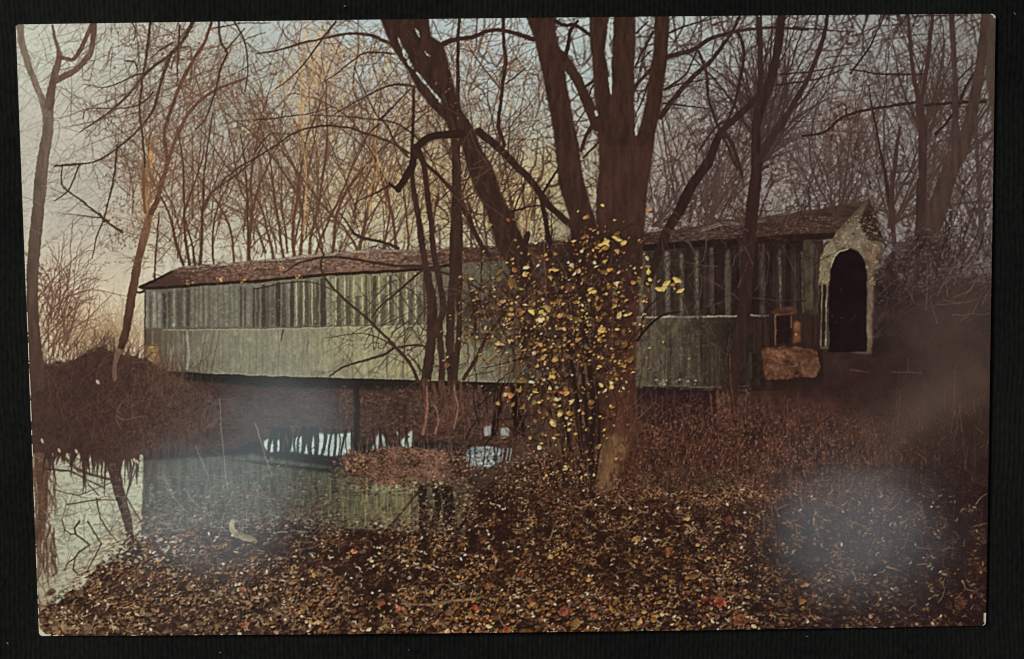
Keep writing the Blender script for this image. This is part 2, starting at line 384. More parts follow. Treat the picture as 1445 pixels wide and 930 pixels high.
tufts(1300, (140, 1400), (30, 350), [(190, 190, 176), (176, 180, 170), (196, 184, 150)], r0=(.8, 2.0), al=(.25, .6), clump=N_MID+.1, seed=33)
# low brush on the left horizon
for i in range(150):
    x = rng.uniform(88, 205); h = rng.uniform(16, 60)*(1 if x > 110 else .7)
    grow(x, 505, UPW+rng.normal()*.16, h+30, 1.1, (134, 110, 84), 1, None, .55, .1, .5, 0, (10, 20))
glowpatch(130, 480, 45, 22, (150, 122, 92), .45)
# brush beside the left trunk
for i in range(46):
    x = rng.uniform(50, 96)
    grow(x, rng.uniform(440, 512), UPW+.25+rng.normal()*.32, rng.uniform(50, 150), rng.uniform(1.3, 2.6), (96, 72, 60), 2, TWIGS, .85, .1, .6)
tufts(120, (52, 104), (370, 450), [(78, 56, 46), (92, 66, 54)], r0=(1.2, 3), seed=35)

# thicket stems standing behind the bridge roof
for x0, y0, t in [(386, 364, -.10), (414, 362, .06), (416, 362, -.16), (424, 360, .14), (437, 358, .02), (455, 357, -.03), (470, 356, .10), (352, 368, -.02), (350, 367, .12), (302, 372, -.05), (330, 370, .10), (505, 356, -.25), (507, 356, .06), (540, 356, .2), (560, 356, -.1), (575, 356, .12), (690, 356, -.2), (664, 356, .1), (720, 350, .0), (400, 362, -.3), (446, 358, .3)]:
    grow(x0, y0, UPW+t, rng.uniform(190, 310), rng.uniform(3, 5), (84, 60, 48), 3, TWIGS, .92, .055, .5, .02, (16, 34), (120, 96, 76))
for P, w in [([(258, 374), (248, 341), (240, 307), (226, 276), (212, 250)], (4.5, 2)), ([(267, 374), (262, 338), (260, 294), (258, 230), (250, 180)], (4.5, 2)), ([(282, 373), (284, 338), (286, 294), (289, 235), (300, 160)], (4.5, 2)), ([(275, 374), (270, 340), (262, 310)], (3.5, 2)),
             ([(351, 368), (350, 333), (348, 256), (340, 190)], (4, 2)), ([(218, 397), (220, 360), (222, 333), (224, 300)], (3, 2)), ([(262, 294), (275, 255), (286, 220), (290, 180)], (2.4, 1)), ([(286, 294), (300, 270), (330, 250), (356, 228), (372, 205)], (3, 2)), ([(302, 373), (300, 340), (304, 300)], (3, 1))]:
    Q = limb(P, w, (74, 54, 46), TWIGS)
    for q in Q[4::3]: grow(q[0], q[1], UPW+rng.choice([-1, 1])*rng.uniform(.3, 1.0), rng.uniform(20, 60), q[2]*.5, (86, 64, 54), 1, None, .85)
# golden lit stems
for P, w in [([(428, 330), (432, 250), (426, 170), (436, 120), (452, 62)], (5, 3)), ([(432, 170), (424, 140), (430, 60)], (4, 2)), ([(446, 130), (462, 100), (480, 84)], (3, 2)), ([(520, 300), (524, 262), (535, 240), (528, 210)], (5, 2)), ([(536, 262), (530, 200), (534, 160)], (4, 2)), ([(610, 300), (620, 240), (612, 200)], (4, 2)), ([(640, 330), (655, 250)], (4, 3))]:
    Q = limb(P, (w[0]*.6, w[1]*.5), (168, 132, 84), None, .45, N_BARK, 1.2)
    for q in Q[::2]: grow(q[0], q[1], UPW+rng.normal()*.6, rng.uniform(20, 60), 1.5, (172, 136, 88), 1, None, .5)
# ------------------------------------------------------------- dark ground behind everything low
poly([(40, 512), (240, 520), (700, 470), (1240, 452), (1262, 412), (1300, 404), (1410, 396), (1410, 905), (40, 905)], (54, 40, 36), UNDER, 6, 1, N_MID, .35, N_MID, 1.6)
# ------------------------------------------------------------- covered bridge
def lerp3(a, b, t): return np.array(a, np.float32)*(1-t[..., None])+np.array(b, np.float32)*t[..., None]
def ramp(xs, cols):
    cols = np.array(cols, np.float32)
    return lambda X, Y: np.stack([np.interp(X, xs, cols[:, k]) for k in range(3)], -1).astype(np.float32)
def edge_y(pts):
    p = np.array(pts, float); return lambda x: np.interp(x, p[:, 0], p[:, 1])
eave = edge_y([(196, 405), (204, 407), (370, 395.5), (463, 387), (540, 383), (592, 380), (631, 374), (740, 366), (900, 352), (1090, 339), (1180, 334)])
mid = edge_y([(204, 464), (370, 463), (592, 457), (740, 453), (900, 447), (1160, 443)])
foot = edge_y([(204, 522), (232, 524.5), (370, 531), (471, 533.5), (592, 537), (730, 541), (900, 546), (1025, 549), (1160, 552)])
ridge = edge_y([(240, 383), (258, 376), (370, 367), (437, 359), (515, 352.5), (592, 352), (695, 348), (900, 330), (991, 319), (1017, 310), (1090, 305), (1152, 294.5), (1188, 292), (1225, 280)])
xs = np.linspace(204, 1162, 60)
# lower boarding
poly([(x, mid(x)-2) for x in xs]+[(x, foot(x)) for x in xs[::-1]], ramp([204, 232, 300, 420, 500, 560, 640, 740, 900, 940, 990, 1030, 1060, 1160],
     [(84, 76, 66), (96, 90, 78), (122, 120, 106), (134, 132, 114), (152, 148, 120), (158, 152, 120), (136, 130, 106), (110, 106, 92), (94, 90, 77), (98, 94, 80), (80, 72, 61), (62, 51, 45), (58, 45, 39), (54, 41, 36)]), LOWER, .6, 1, N_VERT, .26)
sl = (slice(int(455*S), int(552*S)), slice(int(204*S), int(1162*S)))
IMG[sl] *= np.array([.93, .93, .895], np.float32)
IMG[sl] *= (1+.10*N_BIG[sl]+.06*N_FINE[sl]+.09*N_MID[sl])[..., None]
x = 236.
while x < 735:       # seams between the wide boards
    seg(x, mid(x)+1, x+rng.normal()*.5, foot(x)-1, rng.uniform(.7, 1.3), rng.uniform(.7, 1.3), (84, 80, 68), rng.uniform(.12, .45), None, 1.2); x += rng.uniform(6, 12)
speckle((236, 456, 742, 542), 16, 20, .05, 3, (104, 102, 88), (112, 106, 92), 1020, .4, (IDS == LOWER)*1.); speckle((236, 500, 742, 542), 10, 9, .0, 4, (96, 90, 74), (84, 78, 66), 1025, .45, (IDS == LOWER)*np.clip((YY-500)/35, 0, 1)); speckle((236, 456, 742, 542), 5, 12, .18, 5, (166, 164, 140), (150, 148, 128), 1030, .3, (IDS == LOWER)*1.)
for i in range(160):   # weathered streaks running down the boards
    x = rng.uniform(236, 1030); y = rng.uniform(mid(x), foot(x)-20); l = rng.uniform(10, foot(x)-y)
    c = (160, 158, 130) if rng.random() < .5 else (78, 76, 66)
    if x > 880: c = (110, 108, 96) if rng.random() < .45 else (58, 52, 46)
    seg(x, y, x+rng.normal(), y+l, rng.uniform(.8, 2.2), .6, c, rng.uniform(.12, .38))
# brown stained boards at the near left corner
for x in np.arange(206, 286, 4.6):
    seg(x, 468, x, foot(x)-rng.uniform(0, 8), 2.4, 2.4, [(92, 70, 58), (70, 54, 46), (120, 104, 90)][rng.integers(3)], rng.uniform(.3, .7)*(1 if x < 265 else .5))
limb([(264, 468), (266, 500), (265, 523)], 2.6, (150, 152, 144), None, .55)
for x in (282, 292, 300): limb([(x+10, 466), (x+3, 500), (x-2, 526)], (1.2, 2), (84, 72, 62), None, .6)
# upper boarding with the open lattice slots
IMG[int(440*S):int(556*S), int(890*S):int(1165*S)] *= np.array([1., .955, .945], np.float32)
poly([(x, eave(x)) for x in xs]+[(x, mid(x)) for x in xs[::-1]], ramp([204, 260, 340, 420, 520, 600, 700, 900, 960, 1060, 1120, 1162],
     [(100, 98, 88), (88, 82, 72), (102, 98, 86), (100, 97, 84), (120, 114, 86), (106, 98, 80), (84, 78, 66), (64, 54, 48), (60, 48, 43), (52, 39, 36), (50, 37, 34), (66, 54, 46)]), UPPER, .6, 1, N_VERT, .30)
x = 206.
while x < 600:      # slats: dark slot, grey board, bright batten
    step = rng.uniform(5.2, 8.4); top = eave(x)+rng.uniform(2, 9); bot = mid(x)-rng.uniform(1, 6)
    k = rng.random()
    c = (60, 55, 48) if k < .5 else ((118, 118, 102) if k < .85 else (136, 134, 114))
    seg(x, top+(3 if k < .5 else 0), x, bot, step*rng.uniform(.4, .8), step*rng.uniform(.4, .75), c, rng.uniform(.35, .8), None, 1.4, N_FINE, .4)
    x += step
for x in (418, 428.5, 440, 473.5, 486.4, 499, 511, 522.5, 535, 548, 561, 574, 586):
    seg(x, eave(x)+rng.uniform(3, 8), x+.6, mid(x)-rng.uniform(1, 6), 2., 1.4, (176, 168, 132), rng.uniform(.5, .9), None, 1.3)
    seg(x+5.5, mid(x)-40, x+5.5, mid(x)-3, 5, 6, (74, 70, 56), .75, None, 2)
for x, w in ((456, 8), (412, 6), (392, 7), (372, 6)): seg(x, eave(x)+8, x, mid(x)-4, w, w, (58, 52, 45), .85, None, 1.4)
for x, w in ((907, 9), (922, 6), (941, 9), (961, 8), (983, 8), (1004, 6), (1027, 9), (1046, 6), (1075, 8), (1100, 7), (1120, 6), (1148, 10)):
    seg(x, eave(x)+rng.uniform(6, 14), x+1, mid(x)-rng.uniform(0, 5), w, w, (100, 92, 80) if x < 1050 else (84, 74, 64), rng.uniform(.45, .75), None, 2, N_VERT, 1.2)
for x in (903, 905, 941, 961, 983, 1027, 1075, 1100, 1132):
    seg(x, eave(x)+rng.uniform(8, 20), x+1, mid(x)-rng.uniform(0, 8), 3.5, 2.4, (124, 116, 100), rng.uniform(.45, .8), None, 1.6, N_FINE, .8)
for i in range(40):
    x = rng.uniform(906, 1150); seg(x, eave(x)+rng.uniform(5, 40), x, mid(x)-rng.uniform(0, 30), rng.uniform(2, 7), rng.uniform(2, 6), [(44, 32, 30), (84, 70, 62)][rng.integers(2)], rng.uniform(.2, .5), None, 2)
seg(1140, 345, 1142, 440, 14, 12, (104, 92, 74), .5, None, 4, N_MID, 1.)
for i in range(260):
    x = rng.uniform(208, 600); y = rng.uniform(eave(x)+4, mid(x)); leaf(x, y, rng.uniform(.8, 2), .5, rng.uniform(0, 3), [(150, 146, 118), (66, 60, 52), (160, 128, 90)][rng.integers(3)], rng.uniform(.3, .7))
gr = np.clip(.5+1.4*N_MID+1.2*N_BIG+.8*N_VERT, 0, 1)
for k, (ac, al_, an, w) in enumerate([(9, 20, .5, 1.2), (10, 24, -.6, 1.2), (8, 14, 1.2, 1.), (14, 50, .05, 1.8)]):
    tangle((206, 372, 640, 536), ac*1.6, al_*2.2, an, 120+k, w*.9, gr, (84, 76, 64), .22)
    tangle((895, 340, 1160, 446), ac*1.5, al_*2.4, an, 130+k, w*1.3, gr, (44, 34, 31), .55)
sl = (slice(int(340*S), int(552*S)), slice(int(204*S), int(1162*S)))
IMG[sl] *= (1.06-.18*np.clip(gr[sl]-.35, 0, 1)-np.clip((XX[sl]-890)/600, 0, .22))[..., None]
for i in range(90):
    x = rng.uniform(900, 1075); y = rng.uniform(mid(x), foot(x)-8); seg(x, y, x+rng.normal()*1.5, min(foot(x), y+rng.uniform(15, 80)), rng.uniform(1.5, 6), rng.uniform(1, 4), tuple(np.array([(56, 48, 42), (70, 62, 53), (108, 102, 90), (48, 38, 35)][rng.integers(4)])*np.interp(x, [960, 1050], [1, .62])), rng.uniform(.15, .5), None, 2.5)
speckle((898, 446, 1090, 549), 7, 9, .02, 4, (58, 50, 44), (50, 40, 36), 1000, .5); speckle((898, 446, 1090, 549), 3, 4, .2, 5, (124, 116, 100), (104, 96, 84), 1005, .35, np.clip((1060-XX)/90, 0, 1))
for i in range(60): grow(rng.uniform(898, 1040), rng.uniform(450, 552), UPW+rng.normal()*.5, rng.uniform(15, 60), rng.uniform(.8, 1.8), [(56, 44, 39), (78, 64, 56)][rng.integers(2)], 1, None, .6)
# rail line between the two boardings
pts = [(x, mid(x)) for x in np.linspace(230, 600, 12)]; limb(pts, 1.6, (70, 66, 56), None, .55); limb([(a, b+1.8) for a, b in pts], 1.4, (158, 156, 132), None, .5)
limb([(x, mid(x)+1) for x in np.linspace(900, 1085, 6)], 2.6, (140, 132, 116), None, .8, N_MID, .8)
# roof
poly([(196, 405), (204, 402), (240, 383)]+[(x, ridge(x)) for x in xs[xs > 242]]+[(1225, 282), (1190, 318), (1178, 330)]+[(x, eave(x)) for x in xs[::-1]], ramp([196, 240, 330, 430, 480, 560, 640, 760, 900, 1000, 1090, 1200],
     [(60, 46, 40), (84, 64, 56), (98, 74, 64), (108, 84, 72), (124, 98, 84), (112, 88, 74), (84, 62, 52), (66, 48, 42), (58, 42, 38), (72, 54, 48), (68, 50, 45), (66, 52, 44)]), ROOF, .7, 1, N_ROW, .5)
for i in range(420):
    x = rng.uniform(245, 1180); t = rng.random(); y = ridge(x)*(1-t)+eave(x)*t
    light = t < .35 and rng.random() < .7 and x < 620
    c = (146, 136, 124) if light else [(70, 52, 45), (124, 96, 80), (92, 68, 58), (150, 112, 74)][rng.choice(4, p=[.45, .25, .25, .05])]
    if x > 640: c = tuple(np.array(c)*.72)
    seg(x, y, x+rng.uniform(4, 16), y-rng.uniform(-.5, 1.5), rng.uniform(1, 2.6), 1, c, rng.uniform(.3, .8), None, 1.4)
limb([(x, ridge(x)+2) for x in np.linspace(262, 590, 14)], 3, (150, 142, 130), None, .35, N_MID, 1.4)
rm = np.clip(1-np.abs(YY-np.interp(XX[0], np.linspace(196, 1225, 60), [(ridge(v)+eave(v))/2 for v in np.linspace(196, 1225, 60)])[None, :])/15, 0, 1)*(XX > 215)*(XX < 1185)
rm = np.clip(rm*2, 0, 1)
speckle((200, 276, 640, 412), 4.5, 2.4, .06, 5, (140, 116, 100), (156, 140, 124), 650, .5, rm*np.clip((XX-230)/150, .3, 1)); speckle((200, 276, 1190, 412), 4., 2.2, .08, 5, (54, 40, 35), (70, 52, 44), 660, .6, rm); speckle((640, 276, 1190, 372), 3.4, 2., .18, 6, (104, 88, 80), (124, 108, 98), 670, .6, rm); speckle((260, 340, 660, 400), 2.4, 2., .3, 8, (184, 150, 104), (150, 108, 72), 680, .6, rm)
for i in range(110):
    x = rng.uniform(250, 1180); y = rng.uniform(ridge(x)-6, eave(x)); grow(x, y, rng.choice([-.4, -2.7, .2, -1.2])+rng.normal()*.3, rng.uniform(10, 45), rng.uniform(.9, 2), (66, 50, 43) if x < 640 else (50, 37, 34), 1, None, .7)
limb([(x, ridge(x)+6) for x in np.linspace(985, 1080, 8)], 6, (112, 100, 92), None, .3, N_MID, 1.6)
limb([(242, 384), (228, 391), (214, 398), (197, 405)], (3, 4), (44, 33, 29), ROOF)
poly([(242, 385), (262, 402), (206, 406)], (66, 50, 44), ROOF, .8, .9)
limb([(x, eave(x)+.5) for x in np.linspace(200, 640, 20)], 4.2, (44, 33, 29), ROOF, .9, N_FINE, .4)
limb([(x, eave(x)-2) for x in np.linspace(900, 1176, 14)], 9, (42, 30, 27), ROOF, .85, N_MID, .5)
limb([(204, 410), (198, 413), (192, 412)], 3, (52, 40, 34))
for x, y in ((309, 396), (344, 396), (397, 378), (420, 392), (268, 399)): tufts(6, (x-5, x+5), (y-4, y+4), [(196, 156, 100), (170, 120, 80)], r0=(1, 2.4), al=(.6, .9), seed=int(x))
limb([(205, 407), (204.5, 440), (204.5, 486)], 2, (60, 50, 44), None, .8)
# portal
poly([(1225, 280), (1236, 306), (1247, 341), (1242, 352), (1237, 382), (1234, 420), (1231, 500), (1222, 500), (1168, 492), (1157, 492), (1155, 400), (1157, 362), (1178, 332), (1190, 318)], (124, 110, 88), PORTAL, .8, 1, N_MID, .6)
poly([(1225, 281), (1239, 308), (1247, 342), (1226, 338), (1212, 318)], (58, 46, 38), PORTAL, .9, .95, N_MID, .5)
poly([(1196, 318), (1212, 312), (1222, 334), (1214, 352), (1198, 346), (1180, 352)], (142, 128, 106), PORTAL, 1.2, .9, N_MID, .6)
poly([(1158, 362), (1176, 340), (1182, 354), (1170, 376), (1167, 400), (1156, 398)], (152, 142, 108), PORTAL, 1., .95, N_MID, .7)
poly([(1216, 352), (1246, 346), (1238, 378), (1228, 386)], (128, 104, 84), PORTAL, 1., .9, N_MID, .8)
poly([(1234, 386), (1262, 352), (1276, 500), (1230, 505)], (46, 32, 30), PORTAL, 2, .9)
poly([(1156, 402), (1170, 402), (1168, 490), (1154, 490)], (44, 31, 28), PORTAL, .8, .9)
for x0, x1, w, c in ((1160, 1158, 2, (150, 136, 112)), (1164, 1162, 1.6, (60, 46, 40)), (1167, 1165, 2.6, (158, 148, 122)), (1229, 1229, 1.6, (130, 104, 92))):
    limb([(x0, 402), ((x0+x1)/2, 446), (x1, 488)], w, c, None, .85, N_MID, .8)
for i in range(9): leaf(1230+rng.normal(), 400+i*11+rng.normal()*3, rng.uniform(1, 2), .7, 1.4, (168, 140, 128), .7)
pm = blur((IDS == PORTAL).astype(np.float32), 1)
IMG += pm[..., None]*(IMG*np.array([.80, .80, .82], np.float32)-IMG)
A = [(1170, 497), (1170, 398)]+[(1197.5-26.5*math.cos(t), 400-50*math.sin(t)**.8) for t in np.linspace(.1, math.pi-.1, 18)]+[(1223, 400), (1223, 497)]
poly(A, (29, 19, 21), DOOR, .7, 1, N_MID, .3)
limb([(1172, 378), (1177, 364), (1186, 355), (1197, 351)], 2, (176, 164, 136), None, .6)
for x, y in ((1186, 407), (1178, 449), (1190, 451), (1199, 449), (1184, 455), (1207, 447)): leaf(x+rng.normal()*2, y+rng.normal()*3, rng.uniform(1.5, 4), .6, rng.uniform(0, 3), (52, 40, 40), .45)
seg(1225, 283, 1190, 320, 3, 3, (84, 66, 54), .9, PORTAL); seg(1225, 282, 1247, 344, 3, 3, (50, 38, 33), .95, PORTAL)
leaf(1204, 330, 2.4, .8, 0, (52, 40, 36), .9)
speckle((1155, 282, 1250, 404), 3.6, 3.2, .08, 4, (84, 70, 57), (98, 82, 66), 690, .4, ((IDS == PORTAL)*1.).astype(np.float32)); speckle((1155, 300, 1250, 404), 2.6, 2.4, .2, 6, (172, 160, 128), (150, 134, 100), 700, .6, ((IDS == PORTAL)*1.).astype(np.float32)); tangle((1150, 282, 1250, 404), 7, 16, .7, 710, 1.1, ((IDS == PORTAL)*1.).astype(np.float32), (70, 55, 46), .4)
# toll booth frame and figure beside the portal, stone abutment below it
poly([(1066, 446), (1158, 442), (1158, 492), (1066, 492)], (50, 37, 33), UPPER, 5, .75, N_VERT, .8)
for P in ([(1094, 444), (1120, 442)], [(1094, 446), (1094, 486)], [(1094, 466), (1112, 465)], [(1116, 446), (1116, 462)]): limb(P, 2.2, (112, 84, 60), BOOTH, .85, N_MID, .9)
poly([(1096, 446), (1115, 445), (1115, 484), (1096, 485)], (34, 24, 23), BOOTH, .8, .9); poly([(1088, 440), (1098, 433), (1116, 432), (1126, 438), (1124, 442), (1090, 443)], (92, 58, 44), BOOTH, 1.2, .7, N_MID, .8)
poly([(1120, 455), (1124, 452), (1129, 456), (1129, 482), (1119, 484)], (116, 78, 54), BOOTH, 1.2, .8, N_MID, .9); leaf(1123, 472, 2, .7, 1, (176, 140, 92), .8)
poly([(1074, 492), (1100, 488), (1130, 490), (1152, 494), (1158, 520), (1150, 532), (1080, 536)], (84, 58, 46), STONE, 1.8, .9, N_MID, 1.2, N_MID, .6)
for x, y, r in ((1084, 500, 9), (1102, 502, 11), (1128, 503, 11), (1146, 510, 8), (1090, 520, 9), (1112, 522, 10), (1136, 524, 9)):
    poly([(x-r, y-r*.55), (x+r*.9, y-r*.6), (x+r, y+r*.5), (x-r*.9, y+r*.55)], (128, 90, 66), None, 1.6, .35, N_MID, 1.)
speckle((1070, 486, 1162, 540), 5, 4, -.02, 4, (84, 54, 42), (70, 44, 36), 720, .75, ((IDS == STONE)*1.).astype(np.float32)); speckle((1070, 486, 1162, 540), 3.6, 3, .16, 6, (128, 92, 66), (140, 104, 76), 730, .45, ((IDS == STONE)*1.).astype(np.float32))
poly([(205, 488), (222, 486), (228, 516), (212, 517), (204, 500)], (134, 110, 78), POST, .9, .95, N_MID, .6)
seg(214, 490, 220, 512, 5, 4, (176, 150, 96), .7, None, 2); seg(208, 488, 226, 488, 2, 2, (90, 70, 54), .8)
# ------------------------------------------------------------- under the bridge, far bank
poly([(232, 524)]+[(x, foot(x)) for x in np.linspace(235, 1060, 40)]+[(1060, 640), (880, 690), (640, 690), (480, 680), (200, 660), (220, 560)], (64, 49, 43), UNDER, .7, 1, N_MID, .35)
poly([(235, 526)]+[(x, foot(x)-.3) for x in np.linspace(240, 1060, 40)]+[(1060, 556), (740, 556), (600, 551), (360, 546), (245, 534)], (38, 32, 29), UNDER, 1.4, .95)
for i in range(900):
    x = rng.uniform(300, 1050); y = rng.uniform(550, 612); k = rng.random()
    c = [(92, 68, 56), (50, 38, 34), (108, 80, 62), (74, 62, 56)][rng.integers(4)]
    a = rng.uniform(-.5, .5) if k < .6 else rng.uniform(1.2, 1.9)
    l = rng.uniform(4, 16); seg(x, y, x+l*math.cos(a), y+l*math.sin(a), rng.uniform(.8, 2), .7, c, rng.uniform(.2, .55)*(1 if x > 480 else .5))
speckle((240, 545, 1060, 640), 6, 3, .02, 4, (82, 60, 50), (98, 74, 60), 740, .5, np.clip((XX-380)/250, .15, 1)); speckle((240, 545, 1060, 640), 5, 3, .05, 4, (42, 31, 28), (50, 38, 34), 750, .5); speckle((480, 545, 1060, 625), 2.6, 2.4, .26, 7, (140, 104, 82), (124, 88, 66), 760, .45)
limb([(x, foot(x)+.8) for x in np.linspace(240, 730, 12)], 1.8, (30, 25, 23), None, .9)
limb([(x, foot(x)-1.5) for x in np.linspace(300, 730, 12)], 1.6, (164, 158, 130), None, .45)
limb([(x, foot(x)-2) for x in np.linspace(900, 1010, 6)], 1.6, (110, 100, 88), None, .4, N_MID, 1.)
for i in range(12): leaf(rng.uniform(900, 1010), foot(950)-rng.uniform(2, 12), rng.uniform(1, 2.2), .8, 0, (170, 160, 146), .7)
# dark recess right of the main trunk
poly([(898, 549), (1012, 551), (1008, 602), (960, 606), (900, 600)], (42, 29, 30), UNDER, 1.2, .9, N_MID, .4)
for x in (1004, 1014, 1022, 1028): limb([(x-2, 552), (x+1, 580), (x+3, 612)], (4, 3), (104, 66, 50), None, .45, N_MID, .9)
for x in (905, 918, 926, 940, 952, 975): limb([(x, 552), (x+rng.normal()*3, 600)], 2, (74, 52, 46), None, .6)
# ------------------------------------------------------------- river
poly([(198, 644), (330, 638), (480, 648), (668, 684), (664, 720), (640, 754), (500, 746), (398, 752), (300, 770), (196, 770)], ramp([196, 300, 400, 470, 520, 580, 640], [(74, 72, 64), (76, 77, 68), (74, 75, 66), (78, 75, 60), (100, 98, 72), (98, 92, 68), (78, 68, 52)]), MIRROR, 1.2, 1, N_VERT, .4)
speckle((198, 640, 650, 760), 5, 16, .05, 4, (52, 48, 43), (60, 54, 48), 1040, .6, (IDS == MIRROR)*1.); speckle((198, 640, 650, 760), 6, 2.4, .15, 5, (110, 110, 98), (96, 94, 82), 1045, .45, (IDS == MIRROR)*1.); speckle((198, 680, 480, 760), 5, 2.4, .06, 5, (46, 41, 37), (54, 47, 42), 1050, .6, (IDS == MIRROR)*np.clip((YY-670)/50, 0, 1))
poly([(200, 634), (330, 634), (362, 622), (480, 628), (640, 622), (660, 640), (474, 661), (360, 641), (200, 650)], (40, 36, 34), MIRROR, 1.6, .95, N_MID, .3)
poly([(368, 652), (472, 662), (470, 668), (300, 646)], (34, 33, 32), MIRROR, 1.2, .9)
BR = (160, 174, 166)
poly([(372, 622), (380, 619), (399, 622), (400, 637), (378, 638), (373, 630)], BR, POND, .8, .95, N_MID, .4)
poly([(406, 621), (432, 614), (446, 610), (466, 613), (498, 610), (498, 640), (470, 644), (440, 641), (408, 638)], BR, POND, .9, .95, N_MID, .4)
x = 380.
while x < 500:      # mirrored stems cut the gleam into slivers
    w = rng.uniform(1.6, 6.5) if x < 460 else rng.uniform(1.4, 3.4)
    limb([(x+rng.normal()*2+2, 606), (x+rng.normal(), 624), (x+rng.normal()*1.6-1, 646)], (w*rng.uniform(1, 1.7), w*rng.uniform(.6, 1.2)), (42, 37, 34), MIRROR, .97); x += w+rng.uniform(2.6, 4.6)
for P in ([(524, 634), (530, 620), (536, 610), (543, 618), (551, 634)], [(556, 606), (563, 612), (569, 632), (581, 634), (582, 606), (574, 616), (566, 622)]): poly(P, BR, POND, .9, .92, N_MID, .5)
for x in (529, 535, 540, 546, 560, 565, 572, 577): limb([(x+rng.normal()*2, 605), (x+rng.normal(), 636)], rng.uniform(1.4, 3.6), (50, 40, 36), MIRROR, .9)
tufts(60, (372, 582), (606, 644), [(44, 38, 35), (60, 52, 46)], r0=(.8, 2), al=(.4, .9), seed=44)
for x0, x1, y0, y1 in [(682, 693, 600, 615), (706, 719, 602, 615)]:
    poly([(x0, y0+2), (x1, y0), (x1-1, y1), (x0+1, y1)], (150, 158, 156), POND, .8, .9)
    for j in range(4): leaf(rng.uniform(x0, x1), y0-2+rng.normal()*1.5, rng.uniform(1.2, 2.4), .7, rng.uniform(0, 3), (170, 98, 64), .6)
poly([(654, 640), (664, 631), (690, 630), (706, 633), (707, 652), (690, 659), (664, 657)], (134, 148, 148), POND, .9, 1, N_ROW, .8)
for i in range(60): x = rng.uniform(654, 706); y = rng.uniform(632, 658); seg(x, y, x+rng.uniform(3, 8), y+rng.uniform(-1, 1), 1.2, .8, [(104, 112, 112), (184, 196, 194), (66, 64, 60)][rng.integers(3)], .7)
for x in (662, 671, 684, 697, 703): limb([(x, 628), (x+rng.normal()*2, 645), (x+rng.normal()*3, 662)], rng.uniform(1.4, 3), (52, 42, 38), None, .8)
tufts(70, (650, 712), (627, 662), [(50, 38, 33), (120, 94, 72), (40, 30, 27)], r0=(1, 2.2), al=(.5, .9), seed=46)
for x in (710, 716, 721): seg(x, 634, x-2, 650, 2, 1.4, (150, 160, 164), .7)
# piers
poly([(498, 537), (507, 537), (508, 600), (506, 634), (498, 634), (500, 590)], (40, 33, 30), PIER, .9, .95)
poly([(700, 543), (712, 543), (708, 580), (700, 616), (693, 616), (697, 580)], (34, 25, 23), PIER, .9, 1)
poly([(720, 543), (735, 543), (742, 616), (726, 616)], (32, 23, 22), PIER, .9, 1)
poly([(712, 548), (719, 546), (722, 566), (708, 567)], (150, 98, 64), UNDER, .9, .8, N_MID, .8)
# mirrored boards, trunks and lily-flecked water
for i in range(160):
    x = rng.uniform(400, 600); y = rng.uniform(672, 735); l = rng.uniform(8, 40); t = np.clip((x-440)/100, 0, 1)
    seg(x, y, x, min(750, y+l), rng.uniform(1, 2.6), 1, (150, 148, 104) if rng.random() < .5*t+.1 else (62, 58, 48), rng.uniform(.2, .6), None, 1.5)
for i in range(700):
    x = rng.uniform(204, 600); y = rng.uniform(668, 752); seg(x, y, x+rng.uniform(2, 9), y+rng.normal()*.5, 1.2, .8, [(128, 130, 118), (60, 58, 52), (106, 104, 92)][rng.integers(3)], rng.uniform(.15, .45))
for P, w in [([(596, 690), (598, 720), (595, 756)], 12), ([(614, 690), (618, 715), (612, 742)], 9), ([(630, 690), (634, 720), (632, 748)], 16)]: limb(P, w, (38, 29, 26), MIRROR, .9)
limb([(592, 692), (572, 716), (548, 746)], (3.4, 4), (56, 48, 38), MIRROR, .9); limb([(590, 712), (570, 738)], 2, (60, 50, 40), None, .7)
for i in range(60): x = rng.uniform(200, 300); y = np.interp(x, [200, 262, 300], [640, 618, 604]); seg(x, y, x+rng.normal()*2, y+rng.exponential(22)+6, rng.uniform(1.5, 5), .8, (70, 56, 49), rng.uniform(.3, .7), None, 2)
# leaf-strewn island
poly([(488, 644), (510, 637), (545, 634), (600, 636), (640, 642), (658, 660), (630, 674), (560, 680), (500, 678), (480, 664)], (72, 54, 46), ISLAND, 4, 1, N_MID, .5, N_FINE+N_MID, 2.6)
tufts(700, (484, 655), (634, 690), [(118, 84, 66), (140, 104, 76), (60, 42, 36), (98, 68, 56), (124, 82, 66), (50, 36, 31)], r0=(1, 2.4), al=(.4, .8), seed=41)
IMG[int(628*S):int(696*S), int(474*S):int(666*S)] *= (1+.9*N_MID+.6*N_BIG)[int(628*S):int(696*S), int(474*S):int(666*S), None]
for i in range(420):
    a = rng.uniform(0, 6.28); q = rng.uniform(.75, 1.25); x = 570+88*q*math.cos(a); y = 659+23*q*math.sin(a)
    leaf(x, y, rng.uniform(1, 2.4), .6, rng.normal()*.5, [(118, 84, 68), (60, 42, 36), (142, 106, 82), (88, 62, 52), (46, 34, 30)][rng.integers(5)], rng.uniform(.5, .9), ISLAND)
for i in range(60): x = rng.uniform(490, 650); limb([(x, rng.uniform(632, 650)), (x+rng.normal()*3, rng.uniform(618, 636))], 1.1, (118, 88, 72), None, .5)
tufts(60, (486, 520), (638, 664), [(176, 136, 86), (150, 112, 72)], r0=(1, 2.6), al=(.4, .8), seed=42)
